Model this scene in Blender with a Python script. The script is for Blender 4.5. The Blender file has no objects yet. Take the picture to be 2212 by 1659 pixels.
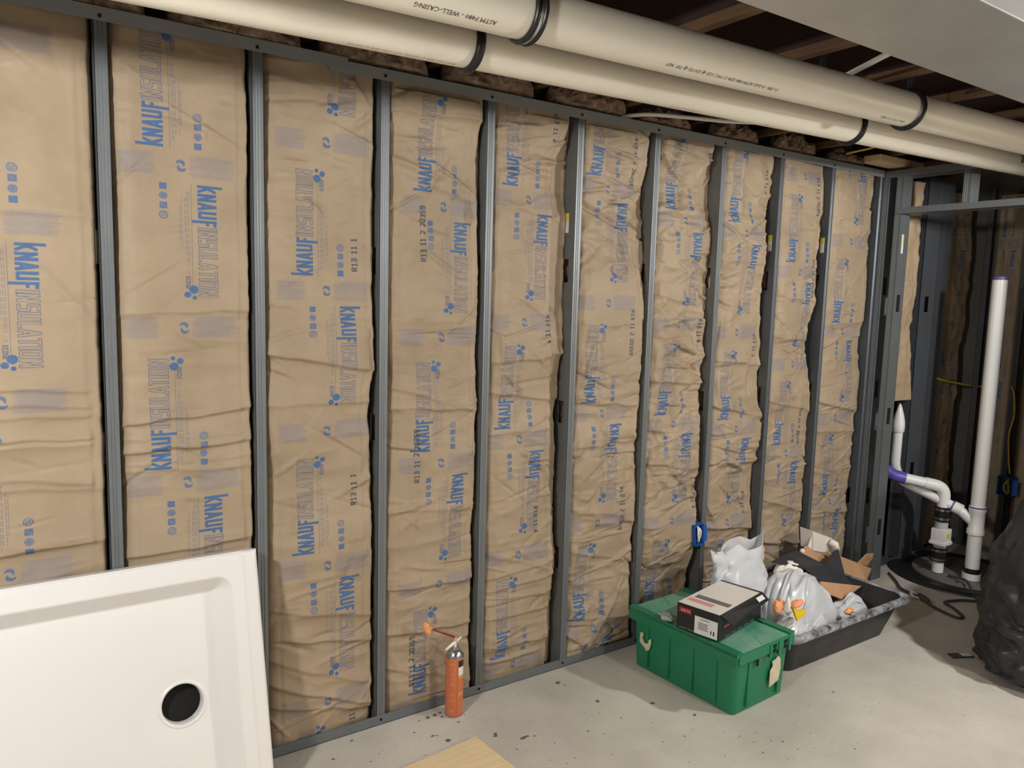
import bpy, bmesh, math, random
import numpy as np
from mathutils import Vector, Matrix

random.seed(7)
sc = bpy.context.scene
C = sc.collection

# ------------------------------------------------------------------ camera
IMW, IMH = 2212, 1659
CAM = np.array([-0.2794, -2.355, 1.5192])
YAW, PITCH, ROLL, FPX = 0.6015, -0.115, 0.0267, 1660.8
def cam_axes():
    cy, sy, cp, sp = math.cos(YAW), math.sin(YAW), math.cos(PITCH), math.sin(PITCH)
    f = np.array([sy*cp, cy*cp, sp]); r = np.array([cy, -sy, 0.0]); u = np.cross(r, f)
    c, s = math.cos(ROLL), math.sin(ROLL)
    return r*c + u*s, -r*s + u*c, f
CR, CU, CF = cam_axes()
cam_data = bpy.data.cameras.new('camera'); cam = bpy.data.objects.new('camera', cam_data); C.objects.link(cam)
cam_data.sensor_width = 36; cam_data.lens = FPX/IMW*36; cam_data.clip_start = 0.02
m = Matrix.Identity(4)
for i in range(3):
    m[i][0], m[i][1], m[i][2], m[i][3] = CR[i], CU[i], -CF[i], CAM[i]
cam.matrix_world = m
sc.camera = cam

# ------------------------------------------------------------------ world, lamps, exposure
w = bpy.data.worlds.new('world'); sc.world = w; w.use_nodes = True
w.node_tree.nodes['Background'].inputs[0].default_value = (0.9, 0.95, 1.0, 1)
w.node_tree.nodes['Background'].inputs[1].default_value = 0.02
def bulb(name, loc, watts, radius, col):
    l = bpy.data.lights.new(name, 'POINT'); l.energy = watts; l.shadow_soft_size = radius; l.color = col
    o = bpy.data.objects.new(name, l); o.location = loc; C.objects.link(o)
    return o
bulb('bulb_or_fill', (-1.05, -1.45, 2.0), 47, 0.07, (1.0, 0.985, 0.96))
bulb('bulb_or_fill', (3.12, -2.05, 2.02), 46, 0.05, (1.0, 0.985, 0.96))
bulb('bulb_or_fill', (2.25, -3.9, 2.05), 52, 0.09, (1.0, 0.985, 0.96))  # unseen fill lamp, added on the camera side to brighten the room
vs = sc.view_settings
vs.view_transform = 'Standard'; vs.look = 'None'; vs.gamma = 1; vs.use_curve_mapping = False
vs.exposure = 1.28

# ------------------------------------------------------------------ helpers
def at(px, py, ax, val):
    d = CF + CR*(px-IMW/2)/FPX - CU*(py-IMH/2)/FPX
    t = (val-CAM[ax])/d[ax]
    return Vector(CAM + d*t)

def srgb(r, g, b):
    f = lambda c: (c/255/12.92 if c/255 <= .04045 else ((c/255+.055)/1.055)**2.4)
    return (f(r), f(g), f(b), 1)

class MB:
    def __init__(s): s.v = []; s.f = []
    def add(s, vs, fs):
        n = len(s.v); s.v += [tuple(v) for v in vs]; s.f += [tuple(i+n for i in f) for f in fs]; return s
    def box(s, a, b, M=None):
        (x0,y0,z0),(x1,y1,z1) = a, b
        vs = [(x0,y0,z0),(x1,y0,z0),(x1,y1,z0),(x0,y1,z0),(x0,y0,z1),(x1,y0,z1),(x1,y1,z1),(x0,y1,z1)]
        if M is not None: vs = [M @ Vector(v) for v in vs]
        return s.add(vs, [(0,3,2,1),(4,5,6,7),(0,1,5,4),(1,2,6,5),(2,3,7,6),(3,0,4,7)])
    def prism(s, poly, z0, z1, M=None):
        n = len(poly)
        vs = [(p[0],p[1],z0) for p in poly] + [(p[0],p[1],z1) for p in poly]
        if M is not None: vs = [M @ Vector(v) for v in vs]
        return s.add(vs, [tuple(range(n-1,-1,-1)), tuple(range(n,2*n))] + [(i,(i+1)%n,n+(i+1)%n,n+i) for i in range(n)])
    def loft(s, rings, close=True, caps=True):
        n = len(rings[0]); vs = [p for r in rings for p in r]; fs = []
        for i in range(len(rings)-1):
            for j in range(n if close else n-1):
                k = (j+1) % n
                fs.append((i*n+j, i*n+k, (i+1)*n+k, (i+1)*n+j))
        if caps:
            fs.append(tuple(range(n-1,-1,-1))); fs.append(tuple((len(rings)-1)*n+j for j in range(n)))
        return s.add(vs, fs)
    def lathe(s, prof, seg=32, M=None, caps=False):
        rings = [[Vector((r*math.cos(2*math.pi*j/seg), r*math.sin(2*math.pi*j/seg), z)) for j in range(seg)] for r, z in prof]
        if M is not None: rings = [[M @ p for p in r] for r in rings]
        return s.loft(rings, True, caps)
    def tube(s, pts, rad, seg=12, caps=True):
        pts = [Vector(p) for p in pts]; n = len(pts); rings = []
        up = None
        for i, p in enumerate(pts):
            t = (pts[min(i+1,n-1)] - pts[max(i-1,0)]).normalized()
            if up is None:
                up = Vector((0,0,1)) if abs(t.z) < .9 else Vector((1,0,0))
            a = (up - t*up.dot(t)).normalized(); up = a; b = t.cross(a)
            r = rad[i] if isinstance(rad, (list, tuple)) else rad
            rings.append([p + a*r*math.cos(2*math.pi*j/seg) + b*r*math.sin(2*math.pi*j/seg) for j in range(seg)])
        return s.loft(rings, True, caps)
    def grid(s, P):
        """P: array (nu,nv,3)"""
        nu, nv = P.shape[:2]
        return s.add(P.reshape(-1,3).tolist(), [(i*nv+j, i*nv+j+1, (i+1)*nv+j+1, (i+1)*nv+j) for i in range(nu-1) for j in range(nv-1)])
    def build(s, name, mat, parent=None, smooth=False, fixn=True, bevel=0, angle=None):
        me = bpy.data.meshes.new(name); me.from_pydata([tuple(v) for v in s.v], [], s.f)
        if fixn or bevel:
            bm = bmesh.new(); bm.from_mesh(me)
            if fixn: bmesh.ops.recalc_face_normals(bm, faces=bm.faces)
            if bevel:
                es = [e for e in bm.edges if len(e.link_faces) == 2 and e.calc_face_angle(0) > .6]
                bmesh.ops.bevel(bm, geom=es, offset=bevel, segments=2, affect='EDGES', profile=.7)
            bm.to_mesh(me); bm.free()
        me.materials.append(mat)
        o = bpy.data.objects.new(name, me); C.objects.link(o)
        if parent is not None: o.parent = parent
        if smooth:
            me.shade_smooth()
            if angle: me.set_sharp_from_angle(angle=math.radians(angle))
        return o

def tag(o, label, cat, group=None, kind=None):
    o['label'] = label
    if cat: o['category'] = cat
    if group: o['group'] = group
    if kind: o['kind'] = kind
    return o
def thing(name, label, cat, loc=(0,0,0), group=None):
    o = bpy.data.objects.new(name, None); o.empty_display_size = .1; o.location = loc; C.objects.link(o)
    return tag(o, label, cat, group)
def struct(o): o['kind'] = 'structure'; return o
def under(parent, o):
    """keep a part where it was built (world coordinates) under an Empty at its base"""
    o.parent = parent; o.matrix_parent_inverse = Matrix.Translation(-parent.location); return o

def smoothpath(pts, n=8):
    pts = [Vector(p) for p in pts]; out = []
    for i in range(len(pts)-1):
        p0, p1, p2, p3 = pts[max(i-1,0)], pts[i], pts[i+1], pts[min(i+2,len(pts)-1)]
        for k in range(n):
            t = k/n
            out.append(.5*((2*p1)+(p2-p0)*t+(2*p0-5*p1+4*p2-p3)*t*t+(3*p1-p0-3*p2+p3)*t**3))
    out.append(pts[-1]); return out
def filletpath(pts, r, n=6):
    pts = [Vector(p) for p in pts]; out = [pts[0]]
    for i in range(1, len(pts)-1):
        a, b, c = pts[i-1], pts[i], pts[i+1]
        d0 = (a-b).normalized(); d1 = (c-b).normalized()
        p0 = b+d0*r; p1 = b+d1*r
        for k in range(n+1):
            t = k/n; out.append(p0*(1-t)**2 + b*2*t*(1-t) + p1*t*t)
    out.append(pts[-1]); return out

def vnoise(shape, ext, scale, rng):
    """smooth value noise on a grid of given shape covering ext (metres), feature size = scale (su,sv)"""
    nu = max(2, int(ext[0]/scale[0])+3); nv = max(2, int(ext[1]/scale[1])+3)
    L = rng.uniform(-1, 1, (nu+1, nv+1))
    u = np.linspace(0, ext[0]/scale[0], shape[0]); v = np.linspace(0, ext[1]/scale[1], shape[1])
    iu = np.minimum(u.astype(int), nu-1); iv = np.minimum(v.astype(int), nv-1)
    fu = u-iu; fv = v-iv; fu = fu*fu*(3-2*fu); fv = fv*fv*(3-2*fv)
    a = L[np.ix_(iu, iv)]; b = L[np.ix_(iu+1, iv)]; c = L[np.ix_(iu, iv+1)]; d = L[np.ix_(iu+1, iv+1)]
    fu = fu[:,None]; fv = fv[None,:]
    return (a*(1-fu)+b*fu)*(1-fv) + (c*(1-fu)+d*fu)*fv

# ------------------------------------------------------------------ materials
def mat(name, col, rough=.5, metal=0.0, var=0.0, vscale=8.0, bump=0.0, bscale=60.0, col2=None, alpha=1.0, coat=0.0, spec=.5, stretch=None, trans=0.0):
    M = bpy.data.materials.new(name); M.use_nodes = True; nt = M.node_tree; b = nt.nodes['Principled BSDF']
    b.inputs['Base Color'].default_value = col; b.inputs['Roughness'].default_value = rough; b.inputs['Metallic'].default_value = metal
    b.inputs['Alpha'].default_value = alpha; b.inputs['Coat Weight'].default_value = coat; b.inputs['Specular IOR Level'].default_value = spec
    b.inputs['Transmission Weight'].default_value = trans
    tc = nt.nodes.new('ShaderNodeTexCoord'); src = tc.outputs['Object']
    if stretch:
        mp = nt.nodes.new('ShaderNodeMapping'); mp.inputs['Scale'].default_value = stretch; nt.links.new(src, mp.inputs[0]); src = mp.outputs[0]
    if var or col2:
        n = nt.nodes.new('ShaderNodeTexNoise'); n.inputs['Scale'].default_value = vscale; n.inputs['Detail'].default_value = 6; n.inputs['Roughness'].default_value = .6
        nt.links.new(src, n.inputs['Vector'])
        r = nt.nodes.new('ShaderNodeValToRGB'); r.color_ramp.elements[0].position = .32; r.color_ramp.elements[1].position = .68
        c2 = col2 if col2 else tuple(c*(1-var) for c in col[:3])+(1,)
        r.color_ramp.elements[0].color = c2; r.color_ramp.elements[1].color = col
        nt.links.new(n.outputs['Fac'], r.inputs['Fac']); nt.links.new(r.outputs['Color'], b.inputs['Base Color'])
    if bump:
        n2 = nt.nodes.new('ShaderNodeTexNoise'); n2.inputs['Scale'].default_value = bscale; n2.inputs['Detail'].default_value = 5
        nt.links.new(src, n2.inputs['Vector'])
        bp = nt.nodes.new('ShaderNodeBump'); bp.inputs['Strength'].default_value = bump; bp.inputs['Distance'].default_value = .01
        nt.links.new(n2.outputs['Fac'], bp.inputs['Height']); nt.links.new(bp.outputs['Normal'], b.inputs['Normal'])
    return M

M_galv = mat('galvanized_steel', srgb(122,127,130), .46, .45, .12, 5, 0, 60)
M_galv_track = mat('galvanized_track', srgb(150,155,158), .5, .2, .08, 5)
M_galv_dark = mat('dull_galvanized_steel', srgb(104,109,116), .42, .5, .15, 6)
M_duct = mat('duct_sheet_metal', srgb(206,206,204), .35, .45, .22, 3.0, .06, 4)
M_fiber = mat('brown_fiberglass', srgb(182,156,136), .95, 0, 0, 30, .9, 70, col2=srgb(112,90,74))
M_pipe = mat('cream_pvc', srgb(238,232,216), .32, 0, .06, 3)
M_white_pvc = mat('white_pvc', srgb(236,236,232), .3, 0, .04, 6)
M_rubber = mat('black_rubber', srgb(26,26,28), .35)
M_strap = mat('steel_strap', srgb(70,72,76), .5, .4)
M_black_ink = mat('black_ink', srgb(60,58,66), .6)
M_red_ink = mat('red_ink', srgb(196,140,122), .6)
M_purple = mat('purple_primer', srgb(96,84,176), .4, 0, .15, 30)
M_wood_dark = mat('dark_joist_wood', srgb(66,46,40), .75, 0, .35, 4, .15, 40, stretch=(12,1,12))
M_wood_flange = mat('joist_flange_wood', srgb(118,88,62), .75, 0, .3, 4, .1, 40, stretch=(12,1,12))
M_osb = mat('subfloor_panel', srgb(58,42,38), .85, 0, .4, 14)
M_pine = mat('pine_wood', srgb(238,213,168), .6, 0, .16, 5, .05, 30, stretch=(1,14,14))
M_acrylic = mat('white_acrylic', srgb(233,231,229), .28, 0, .02, 2, .02, 50)
M_dark = mat('black_void', srgb(10,10,8), .9)
M_green = mat('green_plastic', srgb(28,124,86), .38, 0, .12, 5)
M_green_lid = mat('dusty_green_plastic', srgb(70,150,116), .55, 0, .0, 7, 0, 60, col2=srgb(136,172,152))
M_black_box = mat('black_carton', srgb(32,31,34), .42, 0, .1, 6)
M_white_card = mat('white_carton', srgb(226,220,210), .55)
M_label = mat('white_label', srgb(226,226,226), .5)
M_grey_ink = mat('grey_ink', srgb(110,108,106), .6)
M_torn = mat('torn_label_paper', srgb(214,204,176), .7, 0, .2, 40)
M_red_logo = mat('red_logo', srgb(176,30,46), .5)
M_blacktub = mat('dusty_black_plastic', srgb(40,40,42), .5, 0, 0, 9, .1, 60, col2=srgb(58,58,60))
def dusty_rim():
    M = mat('plaster_splashed_rim', srgb(190,194,200), .6, 0, 0, 26, .3, 60, col2=srgb(44,46,50))
    return M
M_rim = dusty_rim()
M_plasticbag = mat('white_film', srgb(222,225,228), .28, 0, .04, 7, .15, 14, alpha=.82)
M_trashbag = mat('black_film', srgb(46,46,49), .38, 0, .3, 8, .6, 14)
M_blacksheet = mat('black_sheet', srgb(52,52,58), .55, 0, .2, 20)
M_cardboard = mat('cardboard', srgb(196,152,112), .75, 0, .12, 18)
M_foam = mat('orange_foam', srgb(248,168,116), .65, 0, .15, 30, .2, 60)
M_yellow = mat('yellow_plastic', srgb(226,190,30), .45)
M_papertowel = mat('white_paper', srgb(236,230,220), .8)
M_orange = mat('orange_can_print', srgb(208,118,78), .38, 0, .1, 30)
M_can_metal = mat('can_metal', srgb(190,192,194), .22, .95)
M_strawred = mat('red_straw', srgb(140,32,40), .4)
M_bluebox = mat('blue_plastic', srgb(30,98,184), .42, 0, .1, 20)
M_cable_y = mat('yellow_cable', srgb(226,200,60), .45)
M_cable_w = mat('white_cable', srgb(232,230,222), .45)
M_cord = mat('grey_cord', srgb(62,62,64), .5)
M_pit = mat('black_basin_plastic', srgb(30,31,33), .45, 0, .3, 12)
M_lid = mat('dusty_grey_lid', srgb(112,110,104), .7, 0, .25, 10)
M_yellow_label = mat('yellow_label', srgb(226,206,70), .5)
M_kraft_plain = mat('kraft_paper_plain', srgb(184,160,130), .6, 0, .08, 6, .12, 30)
M_clear = mat('clear_plastic', srgb(205,210,210), .25, 0, .05, 20, alpha=.8)

# concrete floor
def floor_mat():
    M = mat('dusty_concrete', srgb(206,200,188), .8, 0, 0, 1.6, .25, 55, col2=srgb(176,170,158))
    nt = M.node_tree; b = nt.nodes['Principled BSDF']
    old = b.inputs['Base Color'].links[0].from_socket
    tc = [n for n in nt.nodes if n.type == 'TEX_COORD'][0]
    n = nt.nodes.new('ShaderNodeTexNoise'); n.inputs['Scale'].default_value = 17; n.inputs['Detail'].default_value = 8; n.inputs['Roughness'].default_value = .7
    nt.links.new(tc.outputs['Object'], n.inputs['Vector'])
    r = nt.nodes.new('ShaderNodeValToRGB'); r.color_ramp.elements[0].position = .27; r.color_ramp.elements[1].position = .36
    r.color_ramp.elements[0].color = (.62,.60,.57,1); r.color_ramp.elements[1].color = (1,1,1,1)
    nt.links.new(n.outputs['Fac'], r.inputs['Fac'])
    mx = nt.nodes.new('ShaderNodeMix'); mx.data_type = 'RGBA'; mx.blend_type = 'MULTIPLY'; mx.inputs['Factor'].default_value = 1
    nt.links.new(old, mx.inputs['A']); nt.links.new(r.outputs['Color'], mx.inputs['B']); nt.links.new(mx.outputs['Result'], b.inputs['Base Color'])
    return M
M_floor = floor_mat()
M_wall = mat('grey_concrete_wall', srgb(120,116,110), .9, 0, .2, 3)
M_shell = mat('unfinished_room_wall', srgb(170,160,146), .9, 0, .1, 2)

# ------------------------------------------------------------------ setting
H = 2.198           # underside of top track
D = 0.4064          # stud spacing
struct(MB().box((-3,-5.2,-.1),(6,.25,0)).build('floor', M_floor))
struct(MB().box((-3,.14,0),(6,.25,2.7)).build('wall_back', M_wall))
struct(MB().box((-3.1,-5.2,0),(-3,.25,2.7)).build('wall_left', M_shell))
struct(MB().box((-3,-5.3,0),(6,-5.2,2.7)).build('wall_front', M_shell))
struct(MB().box((4.93,-5.2,0),(5.05,.14,2.7)).build('wall_right', M_wall))
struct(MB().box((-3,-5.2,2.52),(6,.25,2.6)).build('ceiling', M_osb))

# ------------------------------------------------------------------ steel framing
def cstud(z0, z1, depth=.092, width=.032, holes=(), lip=.007, t=.0016, grooves=True):
    """C stud standing on z, web on the plane x=0 facing -x, flanges at y=0 and y=depth running to +x"""
    mb = MB()
    # web pieces around the knockouts
    cuts = sorted(holes); zc = z0; y0, y1 = depth*.32, depth*.68
    for h in cuts:
        a, b = h-.045, h+.045
        mb.box((0,0,zc),(t,depth,a)); mb.box((0,0,a),(t,y0,b)); mb.box((0,y1,a),(t,depth,b)); zc = b
    mb.box((0,0,zc),(t,depth,z1))
    # flange profile with two shallow grooves
    w = width
    xs = [0, .30*w, .36*w, .42*w, .56*w, .62*w, .68*w, w] if grooves else [0, w]
    ys = [0, 0, .0014, 0, 0, .0014, 0, 0] if grooves else [0, 0]
    poly = [(x, y) for x, y in zip(xs, ys)] + [(w, lip), (w-t, lip), (w-t, t+.0005)] + [(x, y+t) for x, y in list(zip(xs, ys))[-2:0:-1]] + [(t, t)]
    mb.prism(poly, z0, z1)
    mb.box((0,depth-t,z0),(w,depth,z1)); mb.box((w-t,depth-lip,z0),(w,depth,z1))
    return mb

ordn = ['first','second','third','fourth','fifth','sixth','seventh','eighth','ninth','tenth']
STX = [k*D for k in range(9)]
stud_notes = ['behind the left end of the white shower base', 'just right of the shower base corner', 'meeting the floor track left of the orange can',
 'just right of the orange spray can', 'left of the green tote', 'directly behind the green tote', 'carrying the blue outlet box',
 'behind the white plastic bag', 'behind the white box in the tray']
def sticker(par, loc, sz, axis='x'):
    mb = MB(); x,y,z = loc
    if axis == 'x':
        mb.box((x-.001,y-sz[0]/2,z-sz[1]/2),(x,y+sz[0]/2,z+sz[1]/2)); m2 = MB().box((x-.0015,y-sz[0]/2,z+sz[1]*.1),(x-.001,y+sz[0]/2,z+sz[1]/2))
    else:
        mb.box((x-sz[0]/2,y-.001,z-sz[1]/2),(x+sz[0]/2,y,z+sz[1]/2)); m2 = MB().box((x,y-.0015,z-sz[1]*.1),(x+sz[0]/2,y-.001,z+sz[1]/2))
    a = mb.build('sticker', M_label, par); a['label'] = 'white and yellow paper sticker'
    m2.build('yellow_band', M_yellow_label, a)
for k, x in enumerate(STX):
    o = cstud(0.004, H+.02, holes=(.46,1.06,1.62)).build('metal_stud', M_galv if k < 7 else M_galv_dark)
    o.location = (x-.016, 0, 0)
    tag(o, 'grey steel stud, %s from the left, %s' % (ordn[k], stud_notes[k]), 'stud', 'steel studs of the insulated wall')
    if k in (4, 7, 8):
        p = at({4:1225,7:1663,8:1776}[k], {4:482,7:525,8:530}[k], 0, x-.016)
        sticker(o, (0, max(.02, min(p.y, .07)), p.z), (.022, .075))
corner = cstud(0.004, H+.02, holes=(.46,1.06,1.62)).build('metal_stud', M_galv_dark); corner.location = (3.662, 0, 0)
tag(corner, 'grey steel corner stud where insulated wall meets the doorway partition', 'stud', 'steel studs of the insulated wall')

def screw_row(par, pts, ny):
    mb = MB()
    for x, y, z in pts:
        mb.add([(x+.005*math.cos(a), y-.002, z+.005*math.sin(a)) for a in [i*math.pi/3 for i in range(6)]] + [(x+.005*math.cos(a), y+.001, z+.005*math.sin(a)) for a in [i*math.pi/3 for i in range(6)]],
               [(0,1,2,3,4,5)] + [(i,(i+1)%6,6+(i+1)%6,6+i) for i in range(6)])
    o = mb.build('screw_heads', M_dark, par); o['kind'] = 'stuff'
def htrack(name, x0, x1, zweb, up, yf=-.0018, leg=.034, yb=.0945, t=.0016, m=None):
    mb = MB()
    mb.box((x0,yf,zweb),(x1,yb,zweb+t))
    if up: mb.box((x0,yf,zweb),(x1,yf+t,zweb+leg)); mb.box((x0,yb-t,zweb),(x1,yb,zweb+leg))
    else: mb.box((x0,yf,zweb-leg),(x1,yf+t,zweb)); mb.box((x0,yb-t,zweb-leg),(x1,yb,zweb))
    return mb.build(name, m or M_galv_track)
tl = tag(htrack('top_track', -1.3, .685, 2.236, False, yf=-.0040), 'grey steel top track, left length overlapping above the third batt', 'track', 'wall tracks')
tr = tag(htrack('top_track', .625, 3.70, 2.226, False), 'grey steel top track, long right length running to the corner', 'track', 'wall tracks')
bt = tag(htrack('bottom_track', -1.3, 3.70, .001, True, leg=.036, m=M_galv), 'grey steel floor track along the foot of the insulated wall', 'track', 'wall tracks')
screw_row(tl, [(x, -.0045, 2.214) for x in STX[:2]], 0)
screw_row(tr, [(x, -.0022, 2.206) for x in STX[2:]], 0)
screw_row(bt, [(x, -.0022, .02) for x in STX[2:6]], 0)

# ------------------------------------------------------------------ printed kraft facing: print drawn in code as an in-memory texture
G = {
 'K': (.62, [((.07,0),(.07,1.36)),((.12,.46),(.5,.98)),((.18,.56),(.52,.02))]),
 'N': (.66, [((.07,0),(.07,1)),((.07,.96),(.52,.04)),((.52,0),(.52,1))]),
 'A': (.64, [((.05,0),(.28,1)),((.28,1),(.52,0)),((.14,.28),(.44,.28))]),
 'U': (.66, [((.07,.06),(.07,1)),((.07,.08),(.52,.08)),((.52,.06),(.52,1))]),
 'f': (.58, [((.1,-.34),(.1,1)),((.1,.92),(.5,.92)),((.1,.50),(.42,.50))]),
 'I': (.30, [((.13,0),(.13,1))]),
 'S': (.60, [((.5,.94),(.08,.94)),((.08,.94),(.08,.52)),((.08,.5),(.5,.5)),((.5,.5),(.5,.06)),((.5,.06),(.06,.06))]),
 'L': (.54, [((.07,0),(.07,1)),((.07,.06),(.46,.06))]),
 'T': (.52, [((.24,0),(.24,1)),((0,.94),(.48,.94))]),
 'O': (.66, [((.07,.05),(.07,.95)),((.52,.05),(.52,.95)),((.07,.94),(.52,.94)),((.07,.06),(.52,.06))]),
 'E': (.56, [((.07,0),(.07,1)),((.07,.94),(.48,.94)),((.07,.5),(.42,.5)),((.07,.06),(.48,.06))]),
 'C': (.58, [((.07,.05),(.07,.95)),((.07,.94),(.5,.94)),((.07,.06),(.5,.06))]),
 'R': (.62, [((.07,0),(.07,1)),((.07,.94),(.48,.94)),((.5,.94),(.5,.52)),((.07,.5),(.48,.5)),((.26,.5),(.52,0))]),
 '1': (.55, [((.28,0),(.28,1)),((.1,.8),(.28,1)),((.1,.04),(.46,.04))]),
 '2': (.6, [((.06,.94),(.5,.94)),((.5,.94),(.5,.5)),((.5,.5),(.08,.06)),((.06,.06),(.52,.06))]),
 '3': (.6, [((.06,.94),(.5,.94)),((.5,.94),(.5,.06)),((.14,.5),(.5,.5)),((.06,.06),(.5,.06))]),
 '4': (.6, [((.4,0),(.4,1)),((.4,1),(.06,.34)),((.06,.32),(.56,.32))]),
 '5': (.6, [((.5,.94),(.08,.94)),((.08,.94),(.08,.55)),((.08,.55),(.5,.5)),((.5,.5),(.5,.06)),((.5,.06),(.06,.06))]),
 '9': (.6, [((.08,.5),(.08,.94)),((.08,.94),(.5,.94)),((.5,.94),(.5,.06)),((.08,.5),(.5,.5)),((.5,.06),(.1,.06))]),
 '0': (.6, [((.08,.06),(.08,.94)),((.5,.06),(.5,.94)),((.08,.94),(.5,.94)),((.08,.06),(.5,.06))]),
 ' ': (.45, []),
}
def glyph_sdf(X, Y, text, h, thick, length, slant=.0):
    tot = sum(G[c][0] for c in text); sx = length/tot
    sd = np.full(X.shape, 1e3); Xs = X - slant*Y; cx = 0
    for ch in text:
        wd, segs = G[ch]
        for (ax, ay), (bx, by) in segs:
            a = np.array([(cx+.05+ax*.84)*sx, ay*h]); b = np.array([(cx+.05+bx*.84)*sx, by*h])
            d = b-a; L = np.hypot(*d)+1e-6; ux, uy = d/L
            mx, my = (a+b)/2; dx = Xs-mx; dy = Y-my
            la = np.abs(dx*ux+dy*uy)-L/2-thick*.15; lb = np.abs(-dx*uy+dy*ux)-thick/2
            sd = np.minimum(sd, np.maximum(la, lb))
        cx += wd
    return sd
BLUE = np.array(srgb(72,102,144)[:3]); GREY = np.array(srgb(100,98,108)[:3]); STRIPE = np.array(srgb(138,128,134)[:3]); INK = np.array(srgb(46,52,56)[:3])
def stamp(T, a, col):
    a = np.clip(a, 0, 1)[..., None]
    T[..., :3] = T[..., :3]*(1-a) + col*a
    T[..., 3] = np.maximum(T[..., 3], a[..., 0])
def make_tile(n=1000, wpx=400):
    T = np.zeros((n, wpx, 4)); T[..., :3] = BLUE
    r, c = np.meshgrid(np.arange(n)+.5, np.arange(wpx)+.5, indexing='ij')
    rng = np.random.default_rng(3)
    def half(X, Y):
        """local frame: X along the reading direction from the K, Y towards the letter tops, centre column = -78"""
        s = glyph_sdf(X, Y, 'KNAUf', 50, 8.8, 132, .0); stamp(T, .5-s, BLUE)
        s = glyph_sdf(X-129, Y, 'INSULATION', 50, 7.0, 224, .03)
        stamp(T, .95*np.clip(1.5-np.abs(s), 0, 1), GREY); stamp(T, .10*(s < 0), GREY)
        # thin rule and lines of small print between the columns
        for yy, x0, x1 in ((-18,-4,330),(-25,20,250),(-30,20,250),(-35,40,215),(-44,40,200),(-49,60,180)):
            stamp(T, .62*(np.abs(Y-yy) < (.9 if yy == -18 else .7))*(X > x0)*(X < x1)*((yy == -18) | ((np.floor(X/3.7)*7+yy) % 5 > .8)), GREY)
        # water-drop cluster and the tagline
        for (dx, dy, rr) in ((326,-16,13),(343,-33,9.5),(352,-14,6.5)):
            stamp(T, .5-(np.hypot(X-dx, Y-dy)-rr), BLUE)
        stamp(T, .9*np.clip(.5-glyph_sdf(X-286, Y+36, 'ECOSE', 12, 3.2, 40), 0, 1), GREY)
        stamp(T, .6*np.clip(.5-glyph_sdf(X-262, Y+32, 'I TL', 7, 1.4, 20), 0, 1), GREY)
        # four icons next to the K
        for i in range(4):
            cx = 12+i*29; cy = -92; x = X-cx; y = Y-cy
            sq = np.maximum(np.abs(x), np.abs(y))-10; ci = np.hypot(x, y)-11
            if i == 0: stamp(T, .9*(sq < 0), BLUE); stamp(T, .5*((np.abs(y-4) < 1)*(sq < -2)), GREY)
            elif i == 1: stamp(T, .8*(ci < 0), BLUE); stamp(T, .6*((np.abs(ci+4) < 1)), STRIPE)
            elif i == 2: stamp(T, .85*(sq < 0), BLUE); stamp(T, .8*((np.abs(x-y) < 2)*(sq < -3)), STRIPE)
            else: stamp(T, .85*(np.abs(ci) < 1.5), BLUE); stamp(T, .85*(np.abs(sq+5) < 1.2), BLUE); stamp(T, .85*((np.abs(x+y) < 1.3)*(ci < -2)), BLUE)
    # up-reading column: K at the wrapped row 160, letter tops towards -x
    K0 = 160
    half(r-K0, 150-c)
    # down-reading column, K top 104 below
    half(((K0-104)-r) % n, c-240)
    # striped blocks and swirl twice per period
    for rc in (K0-51, K0+448):
        for (x0, x1) in ((32,136),(212,352)):
            for i in range(13):
                yy = rc-30+i*5.2 + (3 if x0 > 200 else 0); xa = x0+rng.uniform(0, 26); xb = x1-rng.uniform(0, 34)
                stamp(T, .62*(np.abs(r-yy) < .9)*(c > xa)*(c < xb), STRIPE)
            stamp(T, .16*(np.abs(r-rc) < 33)*(c > x0+8)*(c < x1-12), STRIPE)
        x = (c-196); y = r-rc
        xr_ = x*.9+y*.3; yr_ = y*.95-x*.3
        for sg in (1, -1):
            big = np.hypot(xr_-sg*1.0, yr_-sg*7)-11.5; cut = np.hypot(xr_+sg*4.5, yr_-sg*.5)-9.5
            stamp(T, .85*np.clip(.5-np.maximum(big, -cut), 0, 1), BLUE)
    return T
TILE = make_tile()

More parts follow.
